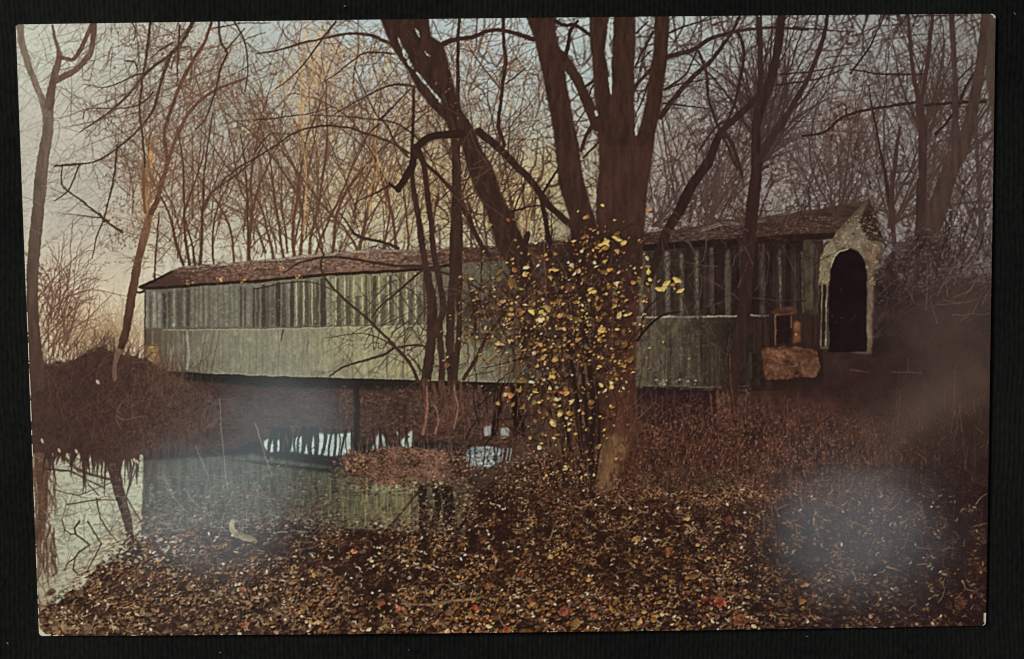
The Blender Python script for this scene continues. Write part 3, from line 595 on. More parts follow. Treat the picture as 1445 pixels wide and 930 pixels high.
speckle((478, 630, 662, 694), 3, 1.8, .0, 5, (112, 84, 66), (126, 94, 72), 770, .6, blur((IDS == ISLAND).astype(np.float32), 3)); speckle((478, 630, 662, 694), 2.2, 1.6, .22, 7, (160, 128, 98), (136, 100, 78), 780, .6, blur((IDS == ISLAND).astype(np.float32), 3)); speckle((470, 640, 668, 700), 4, 2, .05, 5, (48, 34, 30), (40, 29, 26), 790, .6, np.clip((YY-640)/60, 0, 1))
# left: bright water mirroring the sky, with mirrored trunk and twigs
poly([(46, 640), (202, 636), (201, 700), (199, 762), (165, 795), (120, 832), (85, 850), (58, 866), (48, 800)], ramp([46, 80, 120, 200], [(140, 134, 112), (160, 164, 142), (166, 172, 150), (168, 174, 152)]), RIVER, .8, 1, N_ROW, .12)
for i in range(70): x = rng.uniform(55, 195); y = rng.uniform(660, 830); seg(x, y, x+rng.uniform(4, 14), y, 1.6, 1, [(140, 140, 122), (180, 184, 164)][rng.integers(2)], .35)
for i in range(90):   # mirrored left tree
    x = rng.uniform(46, 76); y = rng.uniform(640, 800)
    limb([(x, y), (x+rng.normal()*4, y+20), (x+rng.normal()*8, y+rng.uniform(25, 60))], (rng.uniform(1.5, 5), 1), [(92, 68, 56), (108, 84, 68), (74, 54, 46)][rng.integers(3)], RIVER, rng.uniform(.4, .8))
limb([(58, 640), (60, 700), (58, 760)], (20, 8), (82, 60, 50), RIVER, .9, N_BARK, .5)
limb([(154, 640), (160, 660), (168, 692), (175, 718), (181, 742), (184, 770), (185, 800)], (18, 9), (58, 42, 37), RIVER, 1, N_BARK, .4)
for P, w in [([(112, 735), (106, 745), (107, 753), (125, 769), (112, 778), (106, 788), (96, 795), (92, 806)], 3), ([(88, 732), (92, 748), (100, 754), (107, 754)], 2.2), ([(106, 788), (104, 805), (110, 812)], 2.2), ([(125, 735), (134, 752), (144, 767), (135, 785), (122, 808)], 2.6), ([(136, 704), (142, 730), (155, 752), (164, 763)], 2.2), ([(178, 700), (190, 722), (199, 735)], 2.6), ([(95, 712), (134, 706), (166, 704)], 2), ([(75, 690), (110, 700), (160, 680)], 1.6), ([(62, 660), (100, 665), (150, 690)], 3), ([(85, 640), (110, 662), (160, 678)], 5), ([(112, 660), (125, 684), (140, 700)], 2), ([(190, 652), (184, 672), (178, 700)], 3), ([(196, 650), (180, 690)], 2)]:
    limb(np.asarray(P, float)+rng.normal(size=(len(P), 2))*.6, (w, w*.7), (60, 46, 40), RIVER, .9, sharp=True)
    for q in P[1:-1]: grow(q[0], q[1], rng.uniform(-3, 3), rng.uniform(8, 22), 1.2, (70, 56, 48), 1, None, .7)
twig_mass(150, (56, 195), (640, 760), [(110, 96, 80), (90, 74, 62)], w=(.7, 1.4), al=(.3, .6), seed=43)
for i in range(80): x = rng.uniform(60, 196); seg(x, 638, x+rng.normal()*4, 640+rng.exponential(16)+4, rng.uniform(2, 8), 1, (62, 47, 41), .9, BANK, 1.5)
for k, (ac, al_, an) in enumerate([(14, 40, .5), (16, 50, -.7), (12, 30, 1.3), (18, 60, .1)]): tangle((46, 640, 204, 830), ac, al_, an, 1060+k, 1.5, (IDS == RIVER)*np.clip(1.25-(YY-640)/200, .25, 1), (92, 76, 64), .6)
speckle((46, 640, 204, 870), 5, 2, .12, 5, (124, 118, 98), (104, 92, 76), 1070, .4, (IDS == RIVER)*1.)
# ------------------------------------------------------------- left bank
poly([(42, 515), (76, 512), (96, 512), (118, 498), (140, 489), (166, 498), (205, 506), (232, 522), (258, 536), (302, 560), (312, 585), (300, 604), (262, 618), (215, 634), (205, 645), (196, 640), (185, 650), (160, 648), (120, 640), (80, 640), (46, 636)], ramp([42, 120, 200, 310], [(64, 50, 44), (62, 46, 41), (66, 49, 43), (74, 60, 54)]), BANK, 1.4, 1, N_MID, .16, N_MID, 1.3)  # pale reflection veil on the gloss is mixed into these browns
for i in range(520):
    x = rng.uniform(130, 310); y = rng.uniform(515, 640); l = rng.uniform(4, 18); a = rng.uniform(-.4, 2.2)
    seg(x, y, x+l*math.cos(a), y+l*math.sin(a), rng.uniform(.8, 1.8), .7, [(88, 66, 56), (52, 39, 35), (100, 76, 64), (72, 58, 50)][rng.integers(4)], rng.uniform(.12, .42))
for i in range(130):
    x = rng.uniform(205, 262); seg(x, rng.uniform(508, 545), x+rng.normal()*2, rng.uniform(540, 556), 1.3, .8, [(96, 70, 56), (66, 50, 44)][rng.integers(2)], .5)
speckle((42, 490, 330, 650), 5, 4, .05, 4, (76, 58, 50), (84, 64, 54), 800, .35, ((IDS == BANK)*np.clip((XX-60)/160, .2, 1)).astype(np.float32)); speckle((42, 490, 330, 650), 3, 5, .12, 5, (48, 36, 32), (54, 41, 36), 810, .5, ((IDS == BANK)*1.).astype(np.float32)); speckle((180, 510, 320, 640), 2.4, 3.4, .22, 6, (106, 82, 68), (92, 66, 54), 820, .5, ((IDS == BANK)*1.).astype(np.float32))
for k, (ac, al_, an) in enumerate([(12, 30, .3), (12, 34, -.5), (10, 24, 1.1)]): tangle((50, 500, 312, 645), ac, al_, an, 1080+k, 1.2, (IDS == BANK)*np.clip(.2+(XX-40)/220, 0, 1), (92, 70, 60), .42)
for i in range(260): x = rng.uniform(60, 300); y = rng.uniform(510, 630); seg(x, y, x+rng.normal()*4, y-rng.uniform(5, 18), 1.1, .7, [(84, 64, 54), (46, 34, 30)][rng.integers(2)], .4)
for P in ([(181, 558), (170, 572), (164, 583)], [(164, 586), (174, 592), (192, 590)], [(162, 588), (172, 606)], [(290, 564), (308, 572)], [(290, 602), (305, 596)]): limb(P, (2, 1), (120, 94, 80), None, .4)
for x, y in ((60, 622), (138, 539), (84, 636), (108, 637), (194, 652), (190, 650)): leaf(x, y, 4, .5, 1.1, (178, 160, 138), .8)
for i in range(190):
    x = rng.uniform(60, 235); grow(x, np.interp(x, [60, 88, 118, 140, 166, 205, 235], [512, 512, 498, 489, 498, 506, 524])+4, UPW+rng.normal()*.5, rng.uniform(8, 34), 1.3, [(72, 55, 46), (58, 44, 38), (96, 74, 60)][rng.integers(3)], 1, None, .7)
for i in range(150): grow(rng.uniform(55, 300), rng.uniform(520, 635), rng.uniform(-2.8, -.3), rng.uniform(12, 44), 1.2, [(82, 62, 53), (44, 33, 29), (94, 72, 60)][rng.integers(3)], 1, None, .45)
# ------------------------------------------------------------- left trees
LC, LC2 = (106, 92, 80), (84, 68, 58)
limb([(54, 540, 24), (47, 470, 18), (46, 436, 17), (46, 385, 16.5), (50, 333, 17.5), (55, 282, 17), (60, 232, 17), (67.6, 181, 15.5), (68, 150, 15)], 0, (66, 51, 45), LTREE, 1, N_BARK, .35, 1.2, .03, LC)
limb([(66, 160, 13), (59, 139, 10), (48, 112, 9), (39, 88, 9), (31, 60, 10), (28, 34, 10)], 0, (112, 100, 86), LTREE, .95, N_BARK, .35)
limb([(69, 150, 14), (75, 116, 11), (80, 95, 9.5), (84, 77, 7), (77, 52, 4), (74, 36, 3)], 0, (96, 80, 68), LTREE, 1, N_BARK, .4)
limb([(77, 115, 9), (92, 107, 8.5), (108, 98, 8), (126, 77, 8), (131, 57, 7.5), (133, 32, 8)], 0, (92, 72, 62), LTREE, 1, N_BARK, .35)
limb([(84, 82, 6), (95, 83, 5), (103, 84, 6), (113, 72, 6), (121, 54, 6), (130, 35, 6)], 0, (88, 68, 58), LTREE, 1, N_BARK, .35)
for i in range(30): grow(rng.uniform(36, 128), rng.uniform(40, 120), rng.uniform(-3.1, 0), rng.uniform(15, 50), 1.4, (116, 104, 90), 1, None, .6)
for y in (250, 262, 290, 330, 350): grow(58, y, rng.choice([-.5, .3, -2.6]), rng.uniform(30, 60), 1.6, (110, 96, 84), 1, None, .6)
glowpatch(52, 500, 14, 60, (84, 64, 54), .35)
BRN = (84, 60, 48)
limb([(162, 535, 6), (161, 519, 6), (166, 501, 8), (172, 486, 11)], 0, (104, 82, 70), GTREE, .8, N_BARK, .6)
limb([(171, 488, 10), (178, 465, 12), (187, 410, 12.5), (196, 364, 11), (205, 328, 11), (210, 302, 10.5)], 0, (64, 46, 38), GTREE, 1, N_BARK, .4, 1.2, .04, (110, 82, 62))
limb([(209, 306, 9), (206, 269, 9), (210, 240, 8.5), (213, 215, 6), (217, 190, 3)], 0, (140, 108, 74), GTREE, .55, N_BARK, 1.6)
limb([(205, 300, 4), (202, 260, 4), (205, 225, 3)], 0, (100, 72, 52), GTREE, .9)
limb([(213, 300, 8), (222, 282, 7), (228, 256, 6.5), (236, 228, 6), (232, 186, 5), (245, 144, 5), (258, 113, 5), (273, 85, 4.5), (292, 52, 4), (298, 32, 3.5)], 0, BRN, GTREE, 1, N_BARK, .4)
limb([(228, 262, 5), (248, 196, 4.5), (266, 160, 4.5), (286, 139, 4.5), (310, 124, 4), (346, 111, 2.5)], 0, (90, 64, 52), GTREE, .95)
for i in range(60):
    t = rng.random(); grow(205+t*70+rng.normal()*6, 300-t*200, UPW+rng.normal()*.9, rng.uniform(20, 70), 1.8, (104, 78, 62), 2, None, .8)
for i in range(26): grow(200+rng.normal()*6, rng.uniform(310, 380), math.pi+rng.normal()*.7 if rng.random() < .7 else rng.normal()*.6, rng.uniform(18, 46), 1.5, (112, 88, 70), 1, None, .7)
tufts(260, (148, 205), (240, 372), [(104, 80, 64), (128, 98, 76), (88, 66, 54)], r0=(.9, 2.2), al=(.4, .8), clump=N_MID, seed=51)
# boughs hanging in from the top
for P, w in [([(271, 32), (258, 57), (240, 77), (206, 103), (181, 134), (155, 157), (134, 172), (113, 186)], (5.5, 1.5)), ([(242, 74), (234, 94), (227, 116), (219, 147), (204, 173), (178, 199), (147, 222), (121, 231), (77, 235)], (5, 1.6)),
             ([(212, 32), (206, 85), (202, 104), (199, 129), (197, 160), (202, 200), (205, 236)], (4, 2.6)), ([(243, 60), (225, 72), (210, 84)], (2.6, 1)), ([(188, 32), (191, 45), (189, 58)], (1.8, 1)), ([(253, 36), (251, 80), (250, 120)], (2.6, 1.5)),
             ([(308, 30), (312, 60), (321, 74), (312, 96), (305, 122), (299, 145), (288, 170), (276, 182)], (3.6, 1.6)), ([(204, 103), (185, 108), (165, 118), (145, 123), (118, 119)], (2.4, 1)), ([(216, 130), (205, 142), (190, 150), (170, 153), (125, 154), (117, 168)], (2.6, 1)),
             ([(88, 232), (88, 261), (115, 283), (144, 307), (173, 328)], (2, 3.4)), ([(165, 205), (162, 240), (155, 276), (146, 310), (137, 333), (130, 364)], (3, 1.4)), ([(113, 232), (98, 266), (77, 284)], (2.6, 1.4)), ([(77, 234), (100, 232), (121, 231)], (2, 2)), ([(146, 308), (120, 305), (95, 302)], (1.6, .8)), ([(140, 302), (148, 312)], (4, 4)), ([(178, 86), (190, 88), (195, 100)], (3, 1.5))]:
    Q = limb(P, w, (66, 51, 43), BOUGHS)
    for q in Q[2::2]:
        if rng.random() < .9: grow(q[0], q[1], rng.uniform(1.2, 3.6), rng.uniform(14, 46), max(.9, q[2]*.4), (92, 76, 66), 1, None, .7)
for P, w in [([(556, 64), (530, 52), (510, 48), (484, 48), (458, 54), (430, 60), (395, 70), (362, 76)], (5, 2)), ([(474, 30), (455, 55), (432, 86), (410, 110), (388, 126)], (3, 1.2)), ([(556, 76), (530, 74), (510, 76), (490, 92), (470, 108), (452, 118)], (3, 1)), ([(584, 122), (560, 119), (540, 124), (520, 134), (490, 150), (470, 162)], (3.4, 1.2)),
             ([(590, 196), (560, 174), (520, 168), (480, 164), (440, 163)], (3, 1.2)), ([(577, 216), (550, 200), (520, 190), (490, 180), (455, 178), (420, 185), (390, 205), (362, 222)], (4, 2)), ([(577, 222), (560, 205), (548, 180), (530, 160), (515, 130), (500, 95)], (3.4, 1.2)), ([(538, 168), (560, 145), (580, 125)], (3, 1.5)),
             ([(535, 175), (520, 190), (508, 215), (500, 232)], (2.4, 1)), ([(360, 214), (380, 190), (410, 190)], (2, 1)), ([(551, 261), (530, 272), (505, 284)], (3.4, 1.6)), ([(330, 30), (345, 60), (350, 100), (345, 130)], (3, 1.2)), ([(318, 72), (345, 40)], (2, 1)), ([(300, 40), (340, 33), (380, 32)], (2, 1)), ([(360, 170), (400, 165), (440, 160), (470, 150)], (2, 1)), ([(362, 222), (340, 235), (315, 255), (310, 272)], (2.4, 1.4))]:
    Q = limb(P, w, (62, 46, 38), BOUGHS)
    for q in Q[2::3]:
        if rng.random() < .9: grow(q[0], q[1], rng.uniform(-3.1, 3.1), rng.uniform(16, 50), max(.9, q[2]*.4), (92, 70, 58), 1, None, .8)
# ------------------------------------------------------------- right hand trees (behind the main trunk)
RC = (66, 50, 46)
def fan(x, y, n, ang, sp, L, w, col, pid, depth=3):
    for i in range(n): grow(x+rng.normal()*2, y, ang+rng.normal()*sp, rng.uniform(*L), rng.uniform(w*.5, w), col, depth, pid, .94, .06, .5, .02, (14, 30), (90, 74, 70))
fan(1067, 200, 16, UPW+.25, .4, (120, 220), 5, (54, 40, 36), FTREE)
fan(1300, 200, 9, UPW, .4, (120, 210), 5, (66, 52, 48), HTREE)
fan(1356, 220, 9, UPW+.1, .45, (120, 220), 5, (70, 56, 52), JTREE)
fan(1256, 320, 8, UPW+.1, .3, (120, 260), 4.5, (70, 56, 50), TWIGS)
fan(1069, 238, 12, UPW+.45, .28, (140, 260), 4.5, (62, 48, 44), TWIGS)
fan(1180, 310, 9, UPW+.1, .5, (120, 240), 3.5, (68, 52, 48), TWIGS)
fan(1000, 310, 14, UPW+.2, .7, (80, 200), 3.2, (74, 58, 54), TWIGS)
fan(925, 320, 10, UPW+.6, .4, (80, 150), 3, (74, 58, 54), TWIGS)
fan(1390, 360, 4, UPW-.1, .3, (100, 260), 4, (72, 58, 54), TWIGS)
fan(1330, 420, 16, UPW+.2, .6, (80, 180), 3.4, (56, 42, 40), TWIGS)
for P, w in [([(932, 165), (952, 139), (978, 108), (1004, 85), (1030, 49), (1044, 24)], (8, 4)), ([(942, 80), (978, 70), (1004, 54), (1042, 44), (1090, 39), (1140, 42)], (7, 3)), ([(937, 126), (965, 108), (978, 83), (985, 66)], (3, 1.6)), ([(937, 126), (970, 116), (1010, 110)], (3, 1.4)), ([(944, 46), (975, 34), (1010, 25)], (3, 1.4)), ([(936, 146), (970, 150), (1000, 154)], (3, 1.4)), ([(985, 72), (996, 100), (1000, 140), (1010, 170), (1026, 205), (1040, 238)], (4, 4)), ([(1040, 45), (1050, 70), (1045, 110), (1035, 150), (1022, 180)], (5, 3)), ([(1040, 165), (1010, 180), (985, 215)], (3, 2)),
             ([(922, 45), (905, 75), (896, 96)], (4, 2)), ([(920, 96), (905, 112), (894, 124)], (5, 4)), ([(918, 72), (900, 90)], (2.6, 1.4)), ([(915, 118), (905, 145), (896, 165)], (2.6, 1.5)), ([(898, 46), (915, 30)], (3, 2)),
             ([(1133, 192), (1165, 186), (1190, 165), (1230, 154), (1290, 145)], (3.4, 4)), ([(1200, 98), (1240, 104), (1290, 105), (1310, 103)], (2.4, 2.6)), ([(1200, 104), (1225, 70), (1240, 40), (1248, 22)], (3, 2)), ([(1100, 105), (1150, 100), (1200, 90)], (2.6, 1.4)), ([(1120, 38), (1160, 42), (1205, 45)], (2.6, 1.4)), ([(1096, 120), (1150, 112), (1190, 98)], (3, 1.4)), ([(1320, 190), (1345, 160), (1370, 110), (1392, 90)], (4, 3)), ([(1300, 150), (1340, 145), (1390, 143)], (3, 5)), ([(1225, 120), (1238, 190), (1250, 250), (1258, 300)], (2, 5))]:
    Q = limb(P, w, (54, 40, 37), BOUGHS if P[0][0] < 1000 else TWIGS)
    for q in Q[3::5]: grow(q[0], q[1], UPW+rng.normal()*1.0, rng.uniform(20, 60), max(1, q[2]*.4), (70, 55, 50), 1, None, .8)
limb([(1302, 330, 13), (1302, 240, 12), (1302, 181, 12), (1297, 144, 11)], 0, RC, HTREE, 1, N_BARK, .3)
limb([(1297, 146, 7), (1289, 103, 6), (1281, 20, 5)], 0, RC, HTREE); limb([(1299, 146, 7), (1307, 103, 6), (1316, 20, 5)], 0, RC, HTREE)
limb([(1346, 245, 12), (1348, 129, 8), (1343, 20, 8)], 0, (68, 54, 50), JTREE, 1, N_BARK, .3)
limb([(1303, 350, 34), (1310, 330, 30), (1323, 295, 27), (1340, 243, 24), (1359, 206, 20), (1372, 155, 16), (1384, 90, 14), (1392, 20, 14)], 0, (70, 56, 50), JTREE, 1, N_BARK, .3)
limb([(1298, 400, 12), (1297, 333, 11), (1299, 256, 10)], 0, (62, 48, 44), HTREE, 1, N_BARK, .3)
limb([(1262, 345, 7), (1258, 282, 7), (1263, 230, 6), (1270, 180, 4)], 0, (66, 50, 46), HTREE, .95)
limb([(1384, 330, 6), (1380, 235, 6), (1376, 160, 5)], 0, (72, 58, 54), JTREE, .9)
poly([(1394, 18), (1408, 18), (1406, 120), (1402, 210), (1398, 160), (1390, 110)], (74, 63, 54), JTREE, 1.2, .95, N_BARK, .15)
limb([(1398, 420, 10), (1400, 300, 8), (1402, 200, 8)], 0, (92, 80, 78), None, .4)
limb([(999, 230, 13), (975, 264, 14), (960, 295, 14), (942, 325, 13), (926, 367, 12), (914, 400, 11)], 0, (50, 36, 33), SLANT, 1, N_BARK, .35)
limb([(999, 230, 13), (1017, 188, 10), (1040, 165, 9), (1066, 139, 8), (1090, 110, 5)], 0, (52, 39, 36), SLANT, 1, N_BARK, .35)
limb([(1022, 188, 6), (1034, 205, 6), (1048, 250, 4)], 0, (56, 42, 38), SLANT)
limb([(1042, 640, 5), (1040, 615, 6), (1035, 560, 11), (1037, 530, 14), (1042, 486, 17), (1048, 462, 19), (1053, 385, 19), (1058, 333, 19), (1063, 282, 17), (1068, 235, 15), (1067, 181, 13), (1076, 142, 14), (1086, 120, 13), (1096, 77, 12), (1104, 18, 12)], 0, (52, 38, 35), FTREE, 1, N_BARK, .35)
limb([(1072, 150, 8), (1073, 90, 8), (1071, 20, 9)], 0, (56, 42, 39), FTREE, 1, N_BARK, .3)
limb([(1076, 210, 8), (1098, 180, 10), (1118, 150, 8), (1140, 110, 7), (1160, 60, 6), (1168, 20, 5)], 0, (58, 44, 40), FTREE, 1, N_BARK, .3)
limb([(1072, 225, 9), (1090, 195, 8), (1105, 178, 7)], 0, (58, 44, 40), FTREE)
limb([(1030, 500), (1032, 545), (1038, 590), (1042, 630)], (1.4, 2), (116, 74, 54), FTREE, .5, N_MID, 1.2)
for i in range(70):  # tangle across the right part of the bridge
    grow(rng.uniform(905, 1160), rng.uniform(300, 450), UPW+rng.normal()*.8, rng.uniform(20, 90), rng.uniform(1, 2.4), [(52, 38, 35), (84, 66, 58)][rng.integers(2)], 1, None, .7)
poly([(1240, 378), (1262, 352), (1288, 330), (1326, 340), (1350, 392), (1340, 440), (1240, 480)], (54, 41, 38), JTREE, 9, .75, N_MID, .8, N_MID, 3.)
speckle((1236, 320, 1405, 470), 5, 6, .05, 5, (44, 32, 31), (58, 44, 42), 990, .8, np.clip((YY-310)/90, 0, 1)); speckle((1236, 320, 1405, 430), 3.4, 3.4, .26, 7, (120, 108, 112), (104, 90, 92), 995, .5)
# ------------------------------------------------------------- right hand dark bank
poly([(1244, 500), (1262, 440), (1268, 420), (1300, 408), (1345, 400), (1410, 385), (1410, 900), (1050, 900), (1050, 640), (1075, 556), (1160, 540)], ramp([1050, 1150, 1250, 1330, 1410], [(58, 40, 35), (50, 34, 32), (45, 30, 29), (46, 32, 30), (48, 34, 31)]), WEEDS, 9, .93, N_MID, .3)
for k, (ac, al_, an, w, c, a) in enumerate([(9, 26, .5, 1.4, (96, 80, 78), .5), (7, 16, .9, 1.3, (110, 94, 92), .5), (10, 30, .2, 2, (38, 27, 27), .7), (8, 18, -.5, 1.6, (36, 26, 26), .6)]):
    tangle((1240, 330, 1408, 500), ac*1.3, al_*2, an, 180+k, w, np.clip(1.6-(YY-330)/90, .1, 1), c, a*.8)
    if k > 3: tangle((860, 575, 1400, 735), ac*.8, al_*.8, an*.6, 190+k, w, np.clip(.5+1.4*N_MID, 0, 1)*(1-.6*np.clip((XX-1180)/150, 0, 1)), (104, 72, 58) if k < 2 else (38, 26, 24), .6)
for i in range(40): leaf(rng.uniform(1265, 1400), rng.uniform(320, 380)+rng.uniform(0, 40)*rng.random(), rng.uniform(1, 2.8), .7, rng.uniform(0, 3), (126, 112, 116), rng.uniform(.15, .4))
for i in range(50): grow(rng.uniform(1270, 1400), rng.uniform(370, 470), UPW+.5+rng.normal()*.5, rng.uniform(20, 90), 1.8, [(40, 28, 28), (92, 76, 70)][rng.integers(2)], 1, None, .5)
seg(1258, 525, 1300, 526, 2, 1.4, (104, 84, 74), .4); seg(1282, 505, 1282, 526, 1.4, 1.4, (100, 82, 72), .35); seg(1200, 522, 1226, 525, 3, 2, (92, 66, 54), .5)
limb([(1348, 512), (1347, 550), (1346, 575)], 1.2, (90, 76, 68), None, .3)
# ------------------------------------------------------------- ground: leaf litter and weeds
edge = [(48, 905), (52, 880), (62, 862), (90, 842), (118, 828), (140, 800), (165, 785), (196, 760), (240, 752), (300, 742), (398, 734), (450, 744), (520, 750), (636, 754), (662, 722), (676, 692), (720, 662), (780, 640), (840, 648), (900, 610), (1000, 604), (1080, 640), (1200, 665), (1410, 690), (1410, 905)]
poly(edge, ramp([48, 200, 400, 560, 760, 900, 1050, 1200, 1400], [(50, 34, 29), (56, 43, 37), (50, 37, 32), (42, 28, 24), (46, 31, 25), (44, 29, 24), (44, 29, 26), (42, 28, 27), (42, 27, 27)]), LITTER, 3, 1, N_MID, .4, N_MID, 1.6)
poly([(880, 604), (1000, 598), (1085, 560), (1170, 560), (1250, 600), (1290, 680), (1180, 720), (1060, 720), (960, 690), (890, 680)], (66, 45, 38), WEEDS, 12, .8, N_MID, .5)
for i in range(500):    # dry weeds
    x = rng.uniform(880, 1390); y = rng.uniform(575, 730)
    if x > 1230 and rng.random() < .72: continue
    c = [(104, 66, 52), (84, 56, 46), (44, 31, 28), (128, 88, 64), (74, 58, 44)][rng.choice(5, p=[.3, .25, .25, .1, .1])]
    a = UPW+rng.normal()*.7; l = rng.uniform(5, 22)
    limb([(x, y), (x+l*.5*math.cos(a), y+l*.5*math.sin(a)), (x+l*math.cos(a+rng.normal()*.4), y+l*math.sin(a))], (rng.uniform(1, 1.9), .7), c, None, rng.uniform(.2, .5))
wm = np.clip(1-np.hypot((XX-1010)/260, (YY-640)/95)**3, 0, 1)+.35*np.clip(1-np.hypot((XX-1260)/160, (YY-650)/90)**2, 0, 1)
wm = np.clip(wm, 0, 1)*((XX > 898) | (YY > 655))
speckle((860, 555, 1400, 740), 2.6, 6, .02, 4, (92, 58, 46), (78, 52, 42), 830, .65, wm); speckle((860, 555, 1400, 740), 3, 5, .08, 5, (38, 26, 24), (44, 30, 27), 840, .7, wm); speckle((860, 555, 1400, 740), 2, 3.4, .22, 6, (138, 96, 70), (120, 78, 58), 850, .6, wm); speckle((860, 555, 1400, 740), 1.8, 2.4, .36, 8, (186, 156, 122), (150, 120, 96), 860, .6, wm); speckle((900, 640, 1100, 730), 5, 3.4, .05, 5, (40, 36, 26), (56, 50, 36), 870, .6, np.clip(1-np.hypot((XX-1000)/90, (YY-690)/40), 0, 1)*2)
for i in range(0): limb([(x := rng.uniform(890, 1010), y := rng.uniform(580, 640)), (x+rng.normal()*8, y+8), (x+rng.normal()*16, y+rng.uniform(12, 26))], 1.3, (134, 98, 84), None, .5)
for i in range(26): x = rng.uniform(1060, 1290); y = rng.uniform(640, 740); limb([(x, y), (x+rng.normal()*2, y+rng.uniform(12, 40))], 1.5, (132, 96, 74) if x < 1130 else (96, 74, 66), None, .5)
for i in range(190):    # tall dry grass
    x = rng.uniform(1040, 1392); y = rng.uniform(580, 830); l = rng.uniform(15, 60); q = rng.normal()*5
    limb([(x, y), (x+q*.4, y-l*.5), (x+q, y-l)], (1.3, .7), [(112, 82, 66), (84, 60, 50), (96, 76, 66), (36, 25, 24)][rng.integers(4)], None, rng.uniform(.2, .5))
LEAFC = np.array([(150, 132, 104), (128, 108, 84), (184, 170, 140), (106, 90, 74), (150, 122, 72), (172, 150, 98), (120, 78, 52), (88, 70, 58), (200, 190, 166), (78, 56, 44)], np.float32)
LEAFP = np.array([.17, .19, .09, .14, .1, .06, .07, .1, .03, .05])
ground = edge_y(edge[1:-1])
gm = np.clip((YY-np.interp(XX[0], [e[0] for e in edge[1:-1]], [e[1] for e in edge[1:-1]])[None, :]+60)/60, 0, 1)*np.clip(.6+1.5*N_MID, .1, 1)*np.clip((YY-655)/40, 0, 1)*(1-.55*np.clip((XX-1080)/200, 0, 1))
for k, (ac, al_, an, w, c, a) in enumerate([(5, 7, .3, 1.5, (128, 108, 82), .7), (6, 9, 1.7, 1.6, (104, 84, 66), .7), (4, 6, 1.1, 1.3, (150, 130, 98), .6), (7, 5, .0, 1.8, (34, 23, 20), .8), (6, 6, .8, 1.6, (30, 20, 18), .8), (3.4, 4.5, 2.2, 1.2, (132, 104, 76), .6)]):
    pass
dp = (640, 900)
gl = gm*np.clip(.72+1.7*N_BIG+1.3*N_MID, .12, 1.15)
speckle((48, 655, 1402, 905), 4.6, 3.2, -.02, 4, (78, 57, 45), (92, 72, 57), 880, .75, gl, dp); speckle((48, 655, 1402, 905), 5.2, 3.4, .05, 5, (32, 20, 17), (38, 24, 20), 890, .85, gm, dp)
speckle((48, 655, 1402, 905), 3.4, 2.4, .16, 6, (138, 108, 80), (122, 86, 62), 900, .85, gl, dp); speckle((48, 655, 1402, 905), 2.8, 2., .27, 8, (180, 156, 120), (154, 120, 82), 910, .9, gl, dp); speckle((48, 655, 1402, 905), 2.2, 1.7, .37, 9, (220, 208, 178), (196, 178, 140), 920, .9, gl, dp)
speckle((1080, 655, 1402, 905), 4, 3, -.1, 4, (44, 29, 28), (38, 25, 25), 930, .6, np.clip((XX-1080)/160, 0, 1), dp)
IMG += (gm*(YY > 690))[..., None]*(IMG*np.array([1.03, .97, .94], np.float32)-IMG)
n = 0
order = []
while n < 8200:
    x = rng.uniform(52, 1398); t = rng.random(); y0 = float(ground(x))
    if x > 860: y0 = max(y0, 655)
    y = y0+(896-y0)*t**.9
    if x > 1120 and rng.random() < .45+.25*(x > 1250): continue
    if x < 190 and y < 862 and rng.random() < .55: continue
    order.append((y, x)); n += 1
order.sort()
for y, x in order:
    d = np.clip((y-640)/250, 0, 1); r = (.7+1.75*d**1.6)*rng.lognormal(0, .45)
    c = LEAFC[rng.choice(10, p=LEAFP)]*rng.uniform(.72, 1.05)
    if 640 < x < 1000: c = c*np.array([1.04, .98, .84])
    if x > 1080: c = c*np.array([.86, .78, .76])*(.85 if x > 1250 else 1)
    if x < 420: c = c*.5+c.mean()*np.array([.53, .5, .46])
    c = c*np.array([.99, .88, .79])
    k = N_MID[min(CH-1, int(y*S)), min(CW-1, int(x*S))]*.8+N_BIG[min(CH-1, int(y*S)), min(CW-1, int(x*S))]*1.5
    al = np.clip(.58+1.6*k+rng.normal()*.25, .1, 1)
    leaf(x+1, y+r*.7, r*1.15, .6, 0, (28, 18, 16), .7*al)
    leaf(x, y, r, rng.uniform(.35, .9), rng.normal()*.7, c, al, None, rng.normal()*.4)
for i in range(900):   # curled leaves and stems catching the light
    x = rng.uniform(80, 1380); y = rng.uniform(max(float(ground(x))+15, 690), 890); r = rng.uniform(2, 4.6); a = rng.uniform(0, 6.3); b = rng.uniform(1.2, 2.4)
    P = [(x+r*math.cos(a+b*t), y+r*.7*math.sin(a+b*t)) for t in (0, .35, .7, 1)]
    limb(P, rng.uniform(1., 1.9), LEAFC[rng.choice([0, 1, 2, 4])]*(.9 if x < 1080 else .66), None, rng.uniform(.4, .8))
for i in range(330):    # fallen twigs and grass blades
    x = rng.uniform(70, 1380); y = rng.uniform(max(float(ground(x))+10, 690), 888); a = rng.normal()*.9+(0 if rng.random() < .5 else UPW); l = rng.uniform(6, 26); q = rng.normal()*.4
    limb([(x, y), (x+l*.5*math.cos(a), y+l*.5*math.sin(a)), (x+l*math.cos(a+q), y+l*math.sin(a+q))], (rng.uniform(1, 1.8), .7), [(132, 108, 80), (96, 72, 56), (36, 24, 21), (112, 84, 60)][rng.integers(4)], None, rng.uniform(.4, .8))
